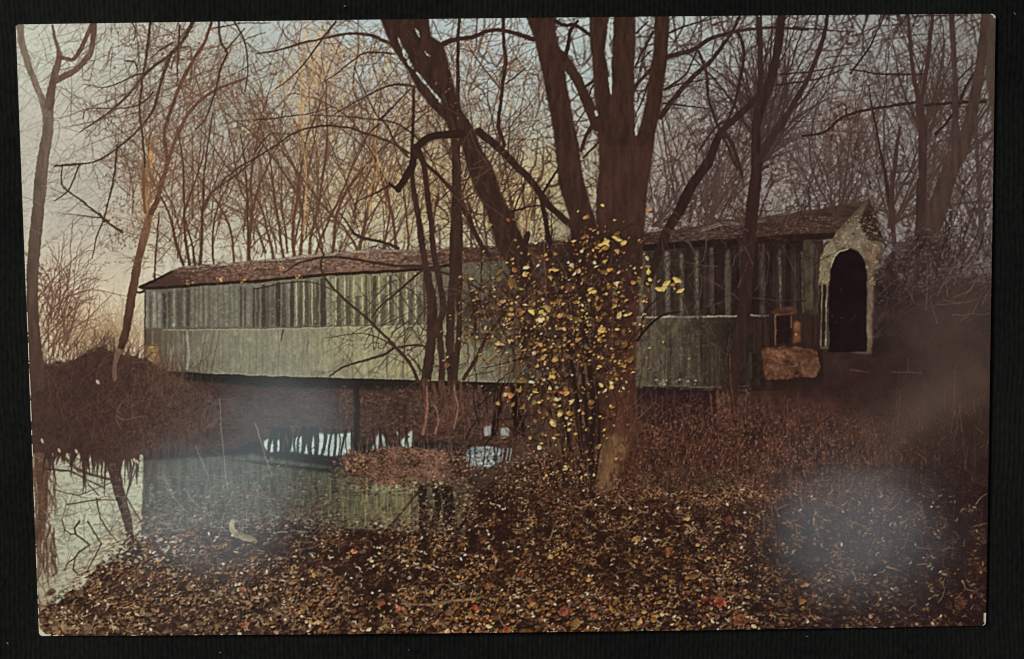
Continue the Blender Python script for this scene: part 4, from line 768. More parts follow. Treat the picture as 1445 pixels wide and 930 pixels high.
for i in range(90):     # whole leaves close to the viewer
    x = rng.uniform(70, 1385); y = 892-abs(rng.normal())*50; r = rng.uniform(3.5, 6.5); a = rng.uniform(0, 6.3)
    P = [(x+r*rng.uniform(.5, 1.1)*math.cos(t+a), y+r*rng.uniform(.35, .7)*math.sin(t+a)) for t in np.linspace(0, 2*math.pi, 8)[:-1]]
    c = LEAFC[rng.choice([0, 1, 3, 4, 6, 7])]*(.8 if x < 1080 else .6); poly([(u+1.5, v+2) for u, v in P], (26, 17, 15), None, .8, .6); poly(P, tuple(c), None, .6, .85, N_FINE, 1.); seg(x-r*.6*math.cos(a), y-r*.4*math.sin(a), x+r*.7*math.cos(a), y+r*.5*math.sin(a), .9, .6, tuple(c*.6), .7)
for i in range(120):
    x = rng.uniform(80, 1380); y = rng.uniform(max(float(ground(x))+6, 700), 892)
    leaf(x, y, rng.uniform(1.3, 3.2), rng.uniform(.4, .8), rng.normal(), (214, 204, 178) if x < 1080 else (176, 160, 136), rng.uniform(.7, .95))
for x, y, r, c in [(537, 852, 7, (142, 68, 50)), (562, 858, 5, (168, 84, 64)), (670, 857, 7, (150, 66, 46)), (691, 826, 6, (136, 84, 52)), (1014, 850, 11, (158, 70, 44)), (996, 845, 6, (142, 62, 48)), (797, 862, 11, (138, 74, 56)), (838, 868, 6, (150, 88, 66)), (1046, 876, 12, (118, 66, 44)), (944, 778, 10, (136, 78, 50)), (1028, 733, 6, (116, 50, 44)), (342, 832, 6, (150, 92, 76)), (347, 881, 6, (158, 88, 62)), (500, 778, 6, (164, 104, 72)), (715, 890, 7, (148, 70, 40)), (900, 760, 7, (150, 110, 66)), (736, 812, 6, (120, 60, 40)), (1355, 852, 12, (84, 52, 36)), (345, 882, 5, (150, 84, 60))]:
    P = [(x+r*rng.uniform(.55, 1.1)*math.cos(t), y+r*rng.uniform(.5, .9)*math.sin(t)) for t in np.linspace(0, 2*math.pi, 9)[:-1]]
    poly(P, tuple(np.array(c)*.78+np.array((14, 13, 11))), LITTER, .7, .85, N_FINE, 1.2, N_SPECK, 2.); seg(x-r*.6, y+r*.3, x+r*.6, y-r*.3, 1, .7, tuple(np.array(c)*.6), .6)
for x, y, r in [(934, 867, 6), (952, 870, 5), (690, 884, 7), (948, 881, 5), (1005, 877, 5), (520, 888, 7), (535, 781, 4), (524, 792, 5)]: leaf(x, y, r*.7, .5, rng.normal()*.4, (200, 184, 140), .9, None, .5)
limb([(566, 852), (600, 853), (640, 848), (675, 844)], (2, 4), (112, 92, 66), LITTER, .9, N_FINE, .5)
for i in range(1500):
    x = rng.uniform(205, 480); y = 752-abs(rng.normal())*42
    if y < 655: continue
    leaf(x, y, rng.uniform(1, 2.8), rng.uniform(.3, .7), rng.normal()*.4, [(112, 110, 100), (60, 54, 48), (46, 40, 36), (140, 136, 122), (84, 76, 66)][rng.integers(5)], rng.uniform(.3, .75))
for i in range(500):
    x = rng.uniform(600, 760); y = rng.uniform(640, 720)
    leaf(x, y, rng.uniform(1, 2.4), .6, rng.normal()*.6, [(150, 128, 96), (110, 80, 60), (40, 28, 25), (176, 158, 124)][rng.integers(4)], rng.uniform(.3, .8))
for i in range(900):    # leaves drifted against the water's edge
    k = rng.random()
    if k < .45: x = rng.uniform(400, 660); y = rng.normal(748, 9)
    elif k < .7: x = rng.uniform(585, 670); y = rng.uniform(680, 752)
    else: u = rng.random(); x = np.interp(u, [0, .3, .6, 1], [60, 118, 165, 205])+rng.normal()*5; y = np.interp(u, [0, .3, .6, 1], [862, 826, 783, 752])+rng.normal()*7
    leaf(x, y, rng.uniform(1, 3.2), rng.uniform(.35, .8), rng.normal()*.5, [(46, 33, 29), (58, 44, 38), (140, 122, 98), (36, 26, 23), (96, 78, 62), (176, 164, 140)][rng.choice(6, p=[.28, .2, .15, .2, .1, .07])], rng.uniform(.5, .95), LITTER if rng.random() < .5 else None)
# frost-grey edge of the pool, pale sticks
for i in range(240): x = rng.uniform(195, 440); y = rng.uniform(728, 800); seg(x, y, x+rng.uniform(3, 12), y+rng.normal(), rng.uniform(1, 2.2), 1, [(132, 132, 124), (96, 94, 88), (160, 160, 148)][rng.integers(3)], rng.uniform(.2, .55))
for i in range(90): x = rng.uniform(150, 250); y = rng.uniform(756, 792); leaf(x, y, rng.uniform(1.5, 4), .5, rng.normal()*.4, (166, 168, 156), rng.uniform(.3, .75))
for P, w in [([(310, 563), (313, 615), (317, 655), (321, 692)], 1.8), ([(276, 630), (288, 658), (299, 690)], 1.6), ([(360, 597), (368, 622), (376, 648), (384, 671)], 2.2), ([(236, 690), (254, 712), (273, 731)], 1.6), ([(260, 690), (280, 715), (300, 730)], 1.4), ([(284, 700), (295, 730), (300, 745)], 1.3), ([(234, 676), (240, 690), (246, 699)], 1.6), ([(348, 720), (347, 752)], 1.6), ([(330, 690), (318, 720), (312, 748)], 1.2), ([(376, 700), (388, 720), (393, 752)], 1.2)]:
    limb(P, (w*.8, w*.5), (150, 148, 130), None, .42)
limb([(212, 756), (222, 772), (238, 788)], (2.4, 1.6), (58, 48, 42), None, .8)
leaf(346, 758, 16, .32, .27, (122, 116, 92), .9, BIRD); leaf(352, 757, 10, .3, .3, (100, 94, 76), .6)
limb([(334, 755, 9), (328, 748, 8), (327, 741, 6), (328, 736, 5)], 0, (136, 130, 102), BIRD, .9, N_MID, .8); leaf(329, 734, 3.4, .7, .2, (134, 126, 98), .9, BIRD); seg(325, 735, 321, 737, 2, 1, (96, 84, 60), .8)
limb([(345, 765), (362, 768), (372, 764)], 3, (44, 36, 33), None, .6)
# ------------------------------------------------------------- saplings in front of the bridge
SC = (56, 42, 36); SR = (104, 72, 58)
for P in [[(600, 540, 14), (604, 517, 14), (608, 486, 14), (610, 460, 15), (609, 423, 14), (602, 382, 10), (596, 346, 9), (590, 307, 8), (583, 261, 7), (582, 210, 5), (584, 124, 4)],
          [(623, 540, 9), (624, 512, 9), (620, 460, 9), (626, 436, 9), (620, 395, 9), (611, 349, 8), (609, 320, 8), (604, 282, 8), (600, 243, 7), (594, 218, 8), (586, 206, 8)],
          [(638, 540, 13), (635, 486, 12), (636, 436, 11), (639, 398, 11), (640, 341, 11), (642, 294, 11), (643, 240, 10), (640, 180, 6)], [(642, 540, 8), (645, 499, 8), (648, 462, 8), (648, 385, 8), (649, 320, 8), (648, 260, 5), (646, 80, 5), (648, 24, 4)],
          [(655, 535, 5), (672, 505, 5), (690, 470, 4), (714, 440, 3)], [(672, 470, 4), (668, 430, 4), (660, 395, 3)]]:
    limb(P, 0, SC, STEMS, 1, N_BARK, .4, 1.2, .05)
for P, w in [([(600, 538), (602, 576), (597, 612)], (10, 5)), ([(610, 540), (618, 575), (617, 606)], (5, 5)), ([(622, 540), (628, 570), (636, 600)], (9, 7)), ([(640, 540), (640, 580), (634, 610)], (7, 6)), ([(650, 540), (652, 580), (645, 612)], (5, 4)), ([(664, 545), (662, 600), (655, 640)], (4, 3)), ([(627, 545), (630, 600), (640, 630)], (3, 2)), ([(676, 545), (690, 600)], (4, 3)), ([(612, 560), (622, 600), (612, 612)], (2.5, 2))]:
    limb(P, w, (78, 55, 47), STEMS, .7, N_BARK, .8)
for P, w in [([(602, 545), (603, 576), (597, 612)], (2, 4)), ([(640, 545), (646, 575), (640, 605)], (2.4, 2)), ([(612, 570), (619, 590), (614, 612)], (2, 2.4))]: limb(P, w, (140, 104, 84), None, .7)
for i in range(120): grow(rng.uniform(590, 740), rng.uniform(560, 625), UPW+rng.normal()*.7, rng.uniform(8, 40), 1.4, [(112, 80, 66), (60, 44, 38)][rng.integers(2)], 1, None, .6)
for P, w in [([(458, 357), (453, 374), (461, 395), (484, 421), (512, 444), (538, 469), (551, 483), (564, 496), (579, 514), (590, 538)], (2.4, 5)), ([(556, 492), (540, 501), (525, 506), (492, 515), (478, 522), (466, 531)], (4, 2)), ([(564, 490), (585, 487), (612, 491)], (3, 3)), ([(445, 364), (480, 363), (520, 369), (560, 375), (600, 376)], (3, 4.5)), ([(444, 364), (420, 372), (400, 386)], (3, 1.6)), ([(595, 382), (565, 408), (538, 431), (525, 448)], (3.4, 1.5)), ([(600, 378), (640, 390), (672, 405), (700, 425)], (4, 2)), ([(360, 408), (400, 400), (440, 398), (470, 410)], (1.8, 1)), ([(400, 466), (396, 482)], (2, 1)), ([(500, 330), (512, 335), (540, 342), (563, 350)], (4, 4.5)), ([(500, 330), (490, 315), (480, 300)], (3, 2)), ([(553, 488), (530, 475), (505, 470), (460, 478)], (1.8, .8)), ([(575, 500), (590, 515), (598, 530)], (2, 2.4)), ([(455, 357), (448, 340), (446, 320)], (2, 1))]:
    Q = limb(P, w, (58, 44, 37), STEMS)
    for q in Q[4::5]: grow(q[0], q[1], rng.uniform(-3.1, 3.1), rng.uniform(10, 40), max(.8, q[2]*.4), (72, 60, 50), 1, None, .65)
for i in range(46): grow(rng.uniform(560, 660), rng.uniform(400, 530), rng.uniform(-2.8, -.3), rng.uniform(20, 70), rng.uniform(1, 2), (64, 50, 43), 2, None, .7)
for i in range(30): grow(rng.uniform(470, 600), rng.uniform(440, 530), rng.uniform(-3.1, .3), rng.uniform(20, 60), 1, (84, 74, 60), 1, None, .5)
tm = np.clip(1.15-np.hypot((XX-620)/180, (YY-450)/110)**2, 0, 1)*np.clip((545-YY)/20, 0, 1)
for k, (ac, al_, an, w) in enumerate([(13, 70, .5, 1.3), (14, 70, -.6, 1.3), (12, 50, 1.1, 1.1), (11, 44, -1.2, 1.1), (18, 90, .1, 1.7), (9, 36, .8, 1.)]): tangle((430, 340, 760, 546), ac, al_, an, 1100+k, w, tm, (60, 47, 40), .85)
um = np.clip(1.1-np.hypot((XX-680)/130, (YY-260)/130)**2, 0, 1)
for k, (ac, al_, an, w) in enumerate([(13, 64, .3, 2.2), (14, 64, -.4, 2.2), (12, 46, .9, 1.7), (12, 40, -1., 1.7), (18, 90, .05, 3), (9, 30, 1.3, 1.3)]): tangle((540, 130, 830, 380), ac, al_, an, 1110+k, w, um, (62, 45, 38), .95)
om = np.clip(1.1-np.hypot((XX-180)/170, (YY-130)/130)**2, 0, 1)
for k, (ac, al_, an, w) in enumerate([(15, 80, .9, 1.5), (16, 90, 1.25, 1.4), (14, 60, .2, 1.2), (12, 50, -.7, 1.1), (10, 44, .6, 1.)]): tangle((24, 24, 380, 270), ac, al_, an, 1120+k, w, om, (86, 70, 60), .75)
bm = np.clip(1.1-np.hypot((XX-1020)/160, (YY-380)/110)**2, 0, 1)
for k, (ac, al_, an, w) in enumerate([(12, 60, .5, 1.8), (13, 70, -.4, 1.6), (11, 46, 1.2, 1.4)]): tangle((895, 270, 1165, 550), ac, al_, an, 1130+k, w, bm, (50, 38, 35), .65)
# ------------------------------------------------------------- leaning trunk
LN = (56, 41, 35)
poly([(534, 20), (604, 20), (608, 50), (626, 62), (634, 92), (641, 120), (650, 152), (668, 180), (682, 214), (694, 232), (706, 268), (722, 300), (738, 336), (752, 372), (756, 400), (728, 400), (714, 372), (700, 345), (692, 318), (683, 292), (667, 262), (658, 232), (652, 206), (636, 192), (628, 170), (608, 152), (590, 128), (576, 100), (556, 72), (546, 50)], LN, LEAN, .9, 1, N_BARK, .40)
skyc = (150, 156, 148)
for P in ([(562, 54, 1), (566, 64, 2.4), (572, 77, 3.6), (578, 90, 4.4), (583, 97, 1.4)], [(587, 101, 1), (594, 110, 3.4), (600, 118, 3), (606, 124, 1.4), (613, 132, 3), (620, 141, 3), (625, 148, 1)], [(585, 40, 1), (589, 46, 3), (592, 52, 1)], [(599, 72, 1.4), (603, 77, 2.6), (607, 80, .8)]):
    limb(P, 0, skyc, None, .85, N_FINE, 1.4, 1.4, .25)
for i in range(130):
    t = rng.random(); x = 575+t*160+rng.normal()*12; y = 40+t*330
    seg(x, y, x+rng.uniform(2, 8), y+rng.uniform(6, 18), 1.5, .8, [(84, 62, 52), (40, 28, 25)][rng.integers(2)], rng.uniform(.2, .5))
for i in range(26): leaf(640+rng.normal()*10, rng.uniform(95, 200), rng.uniform(1.2, 2.6), .6, rng.uniform(0, 3), (140, 100, 76), .6)
limb([(650, 188, 13), (633, 190, 11), (608, 193, 10), (592, 204, 10), (584, 224, 9), (582, 235, 10), (572, 251, 10), (561, 268, 9)], 0, (48, 35, 30), LEAN)
limb([(563, 268, 8), (556, 264, 5), (549, 258, 3)], 0, (48, 35, 30), LEAN); limb([(586, 214, 7), (596, 226, 6), (606, 236, 5), (622, 250, 5), (640, 272, 6), (660, 305, 7), (676, 340, 7), (690, 360, 6)], 0, (54, 40, 34), LEAN)
limb([(676, 186, 12), (705, 210, 11), (730, 236, 10), (746, 251, 10), (764, 276, 9.5), (782, 297, 9), (806, 318, 9)], 0, (52, 38, 33), LEAN, 1, N_BARK, .3)
limb([(626, 62, 7), (640, 56, 6), (665, 53, 6), (685, 45, 5.5), (702, 42, 5), (725, 46, 5.5), (752, 56, 7)], 0, (56, 42, 36), LEAN)
limb([(710, 20, 5), (711, 60, 4.5), (714, 88, 5), (709, 120, 5), (706, 150, 5), (704, 180, 5), (712, 205, 6)], 0, (56, 42, 36), BOUGHS); limb([(705, 124, 3), (690, 105, 2.4), (672, 82, 2), (660, 64, 2)], 0, (80, 64, 54), BOUGHS); limb([(714, 118), (728, 108), (742, 95)], (3, 1.6), (76, 60, 52), BOUGHS)
for i in range(40): grow(rng.uniform(640, 760), rng.uniform(60, 330), rng.uniform(-3, 0), rng.uniform(20, 70), rng.uniform(1.2, 2.6), (80, 60, 48), 2, None, .75)
for P, w in [([(764, 280), (770, 310), (774, 345), (776, 380)], (6, 10)), ([(745, 330), (740, 350), (742, 400)], (8, 14)), ([(764, 276), (780, 250), (790, 235)], (4, 3)), ([(720, 300), (745, 292), (765, 290)], (3, 2)), ([(722, 330), (728, 290), (740, 260)], (3, 2))]: limb(P, w, (50, 37, 32), LEAN, .95)
# ------------------------------------------------------------- main tree
MC = (58, 42, 36); MC2 = (68, 48, 41)
def trunkpoly(L, Rr, col, pid=MAIN, amp=.4): poly([*L, *Rr[::-1]], col, pid, .8, 1, N_BARK, amp)
trunkpoly([(742, 18), (743, 25), (752, 50), (759, 77), (768, 119), (778, 168), (783, 206), (787, 240), (788, 256), (795, 282), (803, 307), (806, 340), (800, 400)], [(782, 18), (783, 25), (787, 60), (795, 77), (800, 119), (809, 168), (817, 206), (822, 240), (824, 256), (831, 282), (839, 307), (846, 340), (860, 400)], MC)
limb([(790, 78, 16), (800, 90, 15), (815, 113, 14), (831, 150, 15), (842, 178, 15)], 0, MC, MAIN, 1, N_BARK, .2)
limb([(783, 30), (797, 36), (812, 36), (834, 50)], (5, 5), (48, 35, 31), MAIN); limb([(797, 84), (802, 62), (804, 45), (815, 30)], (6, 4), (50, 36, 32), MAIN); limb([(800, 86), (812, 108), (820, 124)], 2.4, (60, 46, 40)); limb([(822, 126), (830, 120), (838, 115)], 3.4, (54, 40, 34), MAIN); limb([(831, 140), (834, 128), (838, 120)], 2.2, (54, 40, 34)); limb([(836, 175), (826, 195), (820, 212)], (6, 5), MC, MAIN); limb([(845, 200), (832, 214), (824, 222)], 3, MC, MAIN); limb([(812, 178), (820, 165), (826, 155)], 1.8, (70, 54, 46))
trunkpoly([(832, 18), (833, 60), (836, 90), (839, 130), (840, 160), (845, 206), (845, 240), (841, 282), (841, 320), (838, 345), (834, 400)], [(858, 18), (856, 50), (853, 72), (858, 95), (860, 110), (863, 140), (880, 206), (880, 300), (880, 400)], MC)
trunkpoly([(867, 18), (864, 60), (863, 90), (863, 130), (850, 206), (850, 400)], [(897, 18), (897, 60), (895, 90), (895, 155), (898, 192), (916, 206), (905, 400)], MC)
trunkpoly([(924, 18), (922, 70), (919, 92), (911, 142), (906, 168), (897, 196), (880, 206), (875, 300), (872, 400)], [(945, 18), (943, 60), (941, 90), (934, 142), (929, 168), (924, 196), (918, 240), (915, 256), (911, 282), (907, 310), (906, 340), (900, 400)], MC)
for P, w in [([(860, 30), (858, 48), (860, 60)], 2.4), ([(857, 66), (859, 74), (861, 78)], 6), ([(862, 97), (862, 102)], 2.6), ([(860, 110), (861, 118), (862, 132)], (5, 2)), ([(840, 158), (842, 162)], 4), ([(898, 190), (897, 180), (903, 165)], (2, 2)), ([(864, 30), (863, 48)], 2)]: limb(P, w, (170, 178, 168), SKY, .9)
poly([(846, 205), (921, 205), (906, 330), (844, 330)], MC2, None, 2.5, .55, N_BARK, .25)  # phone-edge reflection on the gloss, painted in as a lighter trunk tone
for i in range(190):
    x = rng.uniform(748, 938); y = rng.uniform(30, 330)
    if IDS[int(y*S), int(x*S)] != MAIN: continue
    l = rng.uniform(6, 24); seg(x, y, x+l*.06, y+l, 1.4, .8, [(78, 56, 48), (42, 30, 27), (70, 50, 44)][rng.integers(3)], rng.uniform(.2, .5))

# lower main trunk
trunkpoly([(836, 380), (838, 450), (838, 512), (840, 600), (839, 650), (841, 690)], [(902, 380), (899, 430), (898, 486), (897, 545), (899, 600), (892, 630), (880, 655), (866, 688)], (70, 46, 38), MAIN, .4)
poly([(840, 618), (868, 612), (888, 625), (878, 652), (864, 688), (842, 692)], (116, 88, 62), MAIN, 3, .85, N_BARK, .3)
poly([(842, 500), (878, 520), (880, 610), (842, 610)], (98, 64, 46), MAIN, 7, .5, N_BARK, .5)
for i in range(80): x = rng.uniform(842, 896); y = rng.uniform(480, 640); seg(x, y, x+rng.normal()*2, y+rng.uniform(6, 20), 1.6, 1, [(50, 33, 29), (112, 76, 56)][rng.integers(2)], rng.uniform(.2, .5))
# ------------------------------------------------------------- the leafy vine round the trunk
VD = (46, 33, 29)
for x, y, rx, ry, a in [(800, 440, 62, 90, .85), (835, 560, 16, 110, .8), (770, 500, 40, 60, .7), (870, 400, 34, 60, .75), (820, 350, 40, 40, .55), (720, 430, 30, 40, .35)]:
    u = np.exp(-(((XX-x)/rx)**2+((YY-y)/ry)**2)**1.5)*a*np.clip(.75+1.6*N_MID, 0, 1)
    IMG[:] += u[..., None]*(np.array(VD, np.float32)-IMG); IDS[u > .55] = VINE
vm = np.clip(1.25-np.hypot((XX-800)/88, (YY-470)/150)**2, 0, 1)*np.clip((YY-330)/60, 0, 1)
vm = np.maximum(vm, .8*np.clip(1.1-np.hypot((XX-705)/70, (YY-440)/60)**2, 0, 1)); vm = np.maximum(vm, np.clip(1.1-np.hypot((XX-815)/50, (YY-610)/90)**2, 0, 1))
speckle((620, 320, 930, 712), 7, 8, -.14, 4, (42, 30, 27), (54, 39, 33), 960, .92, vm); speckle((620, 320, 930, 712), 4, 5, -.02, 4, (38, 27, 24), (66, 47, 38), 970, .8, vm); speckle((620, 320, 930, 712), 3, 4, .2, 6, (108, 80, 58), (92, 64, 48), 980, .55, vm)
IDS[(vm > .8) & (IDS != MAIN)] = VINE
for i in range(120):    # thin bare shoots, some of them reaching the ground
    x = rng.normal(795, 55); y = rng.uniform(420, 690); l = rng.uniform(40, 120); q = rng.normal()*.25
    limb([(x, y), (x+l*.5*math.sin(q), y-l*.5), (x+l*math.sin(q*1.8), y-l)], (rng.uniform(1, 2.2), .8), [(88, 64, 50), (58, 42, 35), (112, 82, 60)][rng.integers(3)], None, rng.uniform(.4, .8))
for i in range(150): grow(rng.uniform(650, 900), rng.uniform(380, 640), UPW+rng.normal()*.9, rng.uniform(20, 80), rng.uniform(1, 2.6), [(50, 36, 31), (38, 27, 24), (76, 56, 46)][rng.integers(3)], 1, None, .8)
for i in range(70):
    grow(800+rng.normal()*45, 470+rng.normal()*60, UPW+rng.normal()*.8, rng.uniform(30, 100), rng.uniform(1.3, 3), [(56, 40, 34), (40, 29, 26)][rng.integers(2)], 2, VINE, .85)
for P, w in [([(822, 700), (820, 640), (816, 580), (808, 520), (800, 470)], (8, 4)), ([(836, 700), (834, 640), (838, 580), (832, 520), (826, 460)], (9, 5)), ([(812, 700), (806, 650), (798, 600), (786, 560), (770, 530)], (5, 3)), ([(826, 690), (828, 600), (822, 520)], (5, 4)), ([(800, 660), (790, 620), (776, 580)], (3, 2)), ([(838, 690), (846, 620), (842, 540)], (4, 3)), ([(900, 480), (915, 460), (935, 445), (960, 440)], (4, 2)), ([(905, 470), (910, 440), (930, 420)], (3, 1.6))]:
    limb(P, w, (40, 29, 26), VINE, .95, N_BARK, .4)
for i in range(26): x = rng.uniform(765, 835); y = rng.uniform(590, 690); limb([(x+4, y+rng.uniform(10, 40)), (x, y), (x-rng.uniform(0, 10), y-rng.uniform(10, 40))], 1.2, (104, 74, 56), None, .45)
speckle((700, 600, 860, 710), 3, 3, .1, 5, (112, 80, 60), (84, 58, 46), 940, .6, np.clip(1-np.hypot((XX-780)/90, (YY-665)/50), 0, 1)*2); speckle((700, 600, 860, 710), 2.2, 2, .3, 7, (190, 166, 126), (156, 122, 84), 950, .7, np.clip(1-np.hypot((XX-780)/90, (YY-665)/50), 0, 1)*2)
YL = [(218, 190, 124), (204, 168, 96), (232, 216, 168), (180, 140, 72), (196, 140, 84), (178, 98, 60), (168, 160, 90), (150, 112, 66), (120, 84, 56)]
YP = [.22, .22, .14, .14, .1, .03, .03, .07, .05]
spots = [(795, 445, 46, 66, 300), (760, 480, 28, 45, 130), (690, 425, 22, 30, 70), (715, 470, 35, 40, 110), (835, 470, 30, 50, 110), (870, 420, 26, 40, 110), (930, 403, 18, 9, 26), (880, 500, 16, 22, 40), (840, 345, 32, 14, 46), (762, 560, 22, 36, 40), (800, 600, 25, 30, 46), (850, 590, 22, 40, 36), (815, 640, 26, 20, 20), (700, 500, 22, 20, 40), (745, 400, 22, 25, 36)]
for x, y, sx, sy, n in spots:      # leaves in the shade of the vine
    for i in range(int(n*.5)):
        leaf(x+rng.normal()*sx*1.05, y+rng.normal()*sy*1.05, rng.lognormal(math.log(2.3), .4), rng.uniform(.4, .8), rng.uniform(-1.4, 1.4), np.array([(132, 100, 58), (108, 80, 50), (92, 62, 42), (120, 104, 62)][rng.integers(4)]), rng.uniform(.5, .9), VINE, rng.normal()*.5)
for x, y, sx, sy, n in spots:
    for i in range(int(n*.72)):
        a = x+rng.normal()*sx*1.15; b = y+rng.normal()*sy*1.12; r = min(6.5, rng.lognormal(math.log(2.05), .48)); b_ = rng.normal()*.5; c = np.array(YL[rng.choice(9, p=YP)])*rng.uniform(.74, 1.08)*np.array([1., .96, .94])
        if x < 730: c = c*.8+np.array((140, 120, 90))*.14; r *= .85
        leaf(a+1.2, b+r*.6, r, .6, 0, (36, 25, 22), .55)
        leaf(a, b, r, rng.uniform(.38, .85), rng.uniform(-1.2, 1.2), c, rng.uniform(.65, 1), VINE, rng.normal()*.5)
        if rng.random() < .35: leaf(a-r*.3, b-r*.2, r*.5, .5, rng.uniform(-1, 1), np.minimum(c*1.22, 235), .8)
for x, y in ((868, 335), (873, 338), (855, 342), (848, 345), (880, 342), (936, 406), (940, 400), (955, 395), (930, 408), (960, 410), (833, 408), (838, 412)):
    leaf(x, y, rng.uniform(4, 7), .5, rng.uniform(-.6, .6), (198, 166, 96), .95, VINE)
speckle((840, 590, 910, 700), 3, 4, .0, 5, (66, 44, 36), (84, 58, 44), 1010, .8, np.clip((XX-862+(YY-640)*.35)/12, 0, 1)); speckle((835, 650, 910, 706), 2.6, 2.4, .12, 6, (140, 108, 78), (50, 34, 28), 1015, .8, np.clip((YY-662)/16, 0, 1))
# the lens never draws a line quite clean: a small irregular shift of the drawing
wx = .9*(lattice(XX/5, YY/5, 301)+.7*lattice(XX/2.2, YY/2.2, 302))+1.2*lattice(XX/16, YY/16, 303)
wy = .9*(lattice(XX/5, YY/5, 304)+.7*lattice(XX/2.2, YY/2.2, 305))+1.2*lattice(XX/16, YY/16, 306)
ix = np.clip(XX*S+wx*S, 0, CW-1.01); iy = np.clip(YY*S+wy*S, 0, CH-1.01)
jx = ix.astype(np.int32); jy = iy.astype(np.int32); fx = (ix-jx)[..., None]; fy = (iy-jy)[..., None]
IMG = (IMG[jy, jx]*(1-fx)+IMG[jy, jx+1]*fx)*(1-fy)+(IMG[jy+1, jx]*(1-fx)+IMG[jy+1, jx+1]*fx)*fy
IDS = IDS[jy, jx]
# ------------------------------------------------------------- old offset print: soft, a little faded, grainy
IMG[:] = blur(IMG, .34*S)
IMG += .75*(IMG-blur(IMG, 1.7*S))
IMG *= (1+.10*N_FINE[..., None]+.09*N_SPECK[..., None])
IMG[:] = np.where(IMG > 66, 66+(IMG-66)*1.08, 66+(IMG-66)*1.17)+1

# ------------------------------------------------------------------ the postcard
card = bpy.data.objects.new('postcard', None); COL.objects.link(card)
group_label(card, 'old colour postcard of a covered bridge among bare trees, lying on black cloth', 'postcard')
card.location = (0, 0, -THICK*MM)

# card stock: cream board, arched, rounded and rubbed at the corners
m_stock, nt, b = nodes('cream_card_stock')
n1 = nt.nodes.new('ShaderNodeTexNoise'); n1.inputs['Scale'].default_value = 900; n1.inputs['Detail'].default_value = 5
cr = nt.nodes.new('ShaderNodeValToRGB'); cr.color_ramp.elements[0].color = (.50, .46, .34, 1); cr.color_ramp.elements[1].color = (.80, .77, .64, 1)
tc = nt.nodes.new('ShaderNodeTexCoord'); nt.links.new(tc.outputs['Object'], n1.inputs['Vector']); nt.links.new(n1.outputs[0], cr.inputs[0]); nt.links.new(cr.outputs[0], b.inputs['Base Color'])
b.inputs['Roughness'].default_value = .8; b.inputs['Specular IOR Level'].default_value = .2
RC_ = .55
def half_height(x):
    e = CARD_W/2-abs(x)
    return CARD_H/2-(0 if e >= RC_ else RC_-math.sqrt(max(0, RC_**2-(RC_-e)**2)))
cx = np.unique(np.concatenate([np.linspace(-CARD_W/2, CARD_W/2, 81), *[s*(CARD_W/2-RC_*(1-np.cos(np.linspace(0, math.pi/2, 6)))) for s in (-1, 1)]]))
V = []; F = []
for x in cx:
    h = half_height(x); z = card_z(x)-.02
    V += [(x, -h, z), (x, h, z), (x, h, card_z(x)-THICK), (x, -h, card_z(x)-THICK)]
for i in range(len(cx)-1):
    a, c = 4*i, 4*i+4
    for j in range(4): F.append((a+j, a+(j+1) % 4, c+(j+1) % 4, c+j))
F += [(0, 3, 2, 1), (4*len(cx)-4, 4*len(cx)-3, 4*len(cx)-2, 4*len(cx)-1)]
V = np.array(V); V[:, 2] += THICK
F = np.array(F)[:, ::-1]
so = mesh_obj('card_stock', V*MM, F, m_stock, card, False)
so['label'] = 'cream card stock showing at the worn corners and edges'

# the printed, glossy face: one sheet, cut along the outlines of what is pictured
m_ink, nt, b = nodes('glossy_print')
at = nt.nodes.new('ShaderNodeAttribute'); at.attribute_name = 'ink'; nt.links.new(at.outputs['Color'], b.inputs['Base Color'])
tc = nt.nodes.new('ShaderNodeTexCoord')
nr = nt.nodes.new('ShaderNodeTexNoise'); nr.inputs['Scale'].default_value = 60; nr.inputs['Detail'].default_value = 6
rr = nt.nodes.new('ShaderNodeMapRange'); rr.inputs['To Min'].default_value = .09; rr.inputs['To Max'].default_value = .15
nw = nt.nodes.new('ShaderNodeTexNoise'); nw.inputs['Scale'].default_value = 70; nw.inputs['Detail'].default_value = 2
b1 = nt.nodes.new('ShaderNodeBump'); b1.inputs['Strength'].default_value = 1; b1.inputs['Distance'].default_value = .00006
ng = nt.nodes.new('ShaderNodeTexNoise'); ng.inputs['Scale'].default_value = 3200; ng.inputs['Detail'].default_value = 2
b2 = nt.nodes.new('ShaderNodeBump'); b2.inputs['Strength'].default_value = .4; b2.inputs['Distance'].default_value = .000003
for n in (nr, nw, ng): nt.links.new(tc.outputs['Object'], n.inputs['Vector'])
nt.links.new(nr.outputs[0], rr.inputs[0]); nt.links.new(rr.outputs[0], b.inputs['Roughness'])
nt.links.new(nw.outputs[0], b1.inputs['Height']); nt.links.new(ng.outputs[0], b2.inputs['Height']); nt.links.new(b1.outputs[0], b2.inputs['Normal']); nt.links.new(b2.outputs[0], b.inputs['Normal'])
b.inputs['Specular IOR Level'].default_value = .5

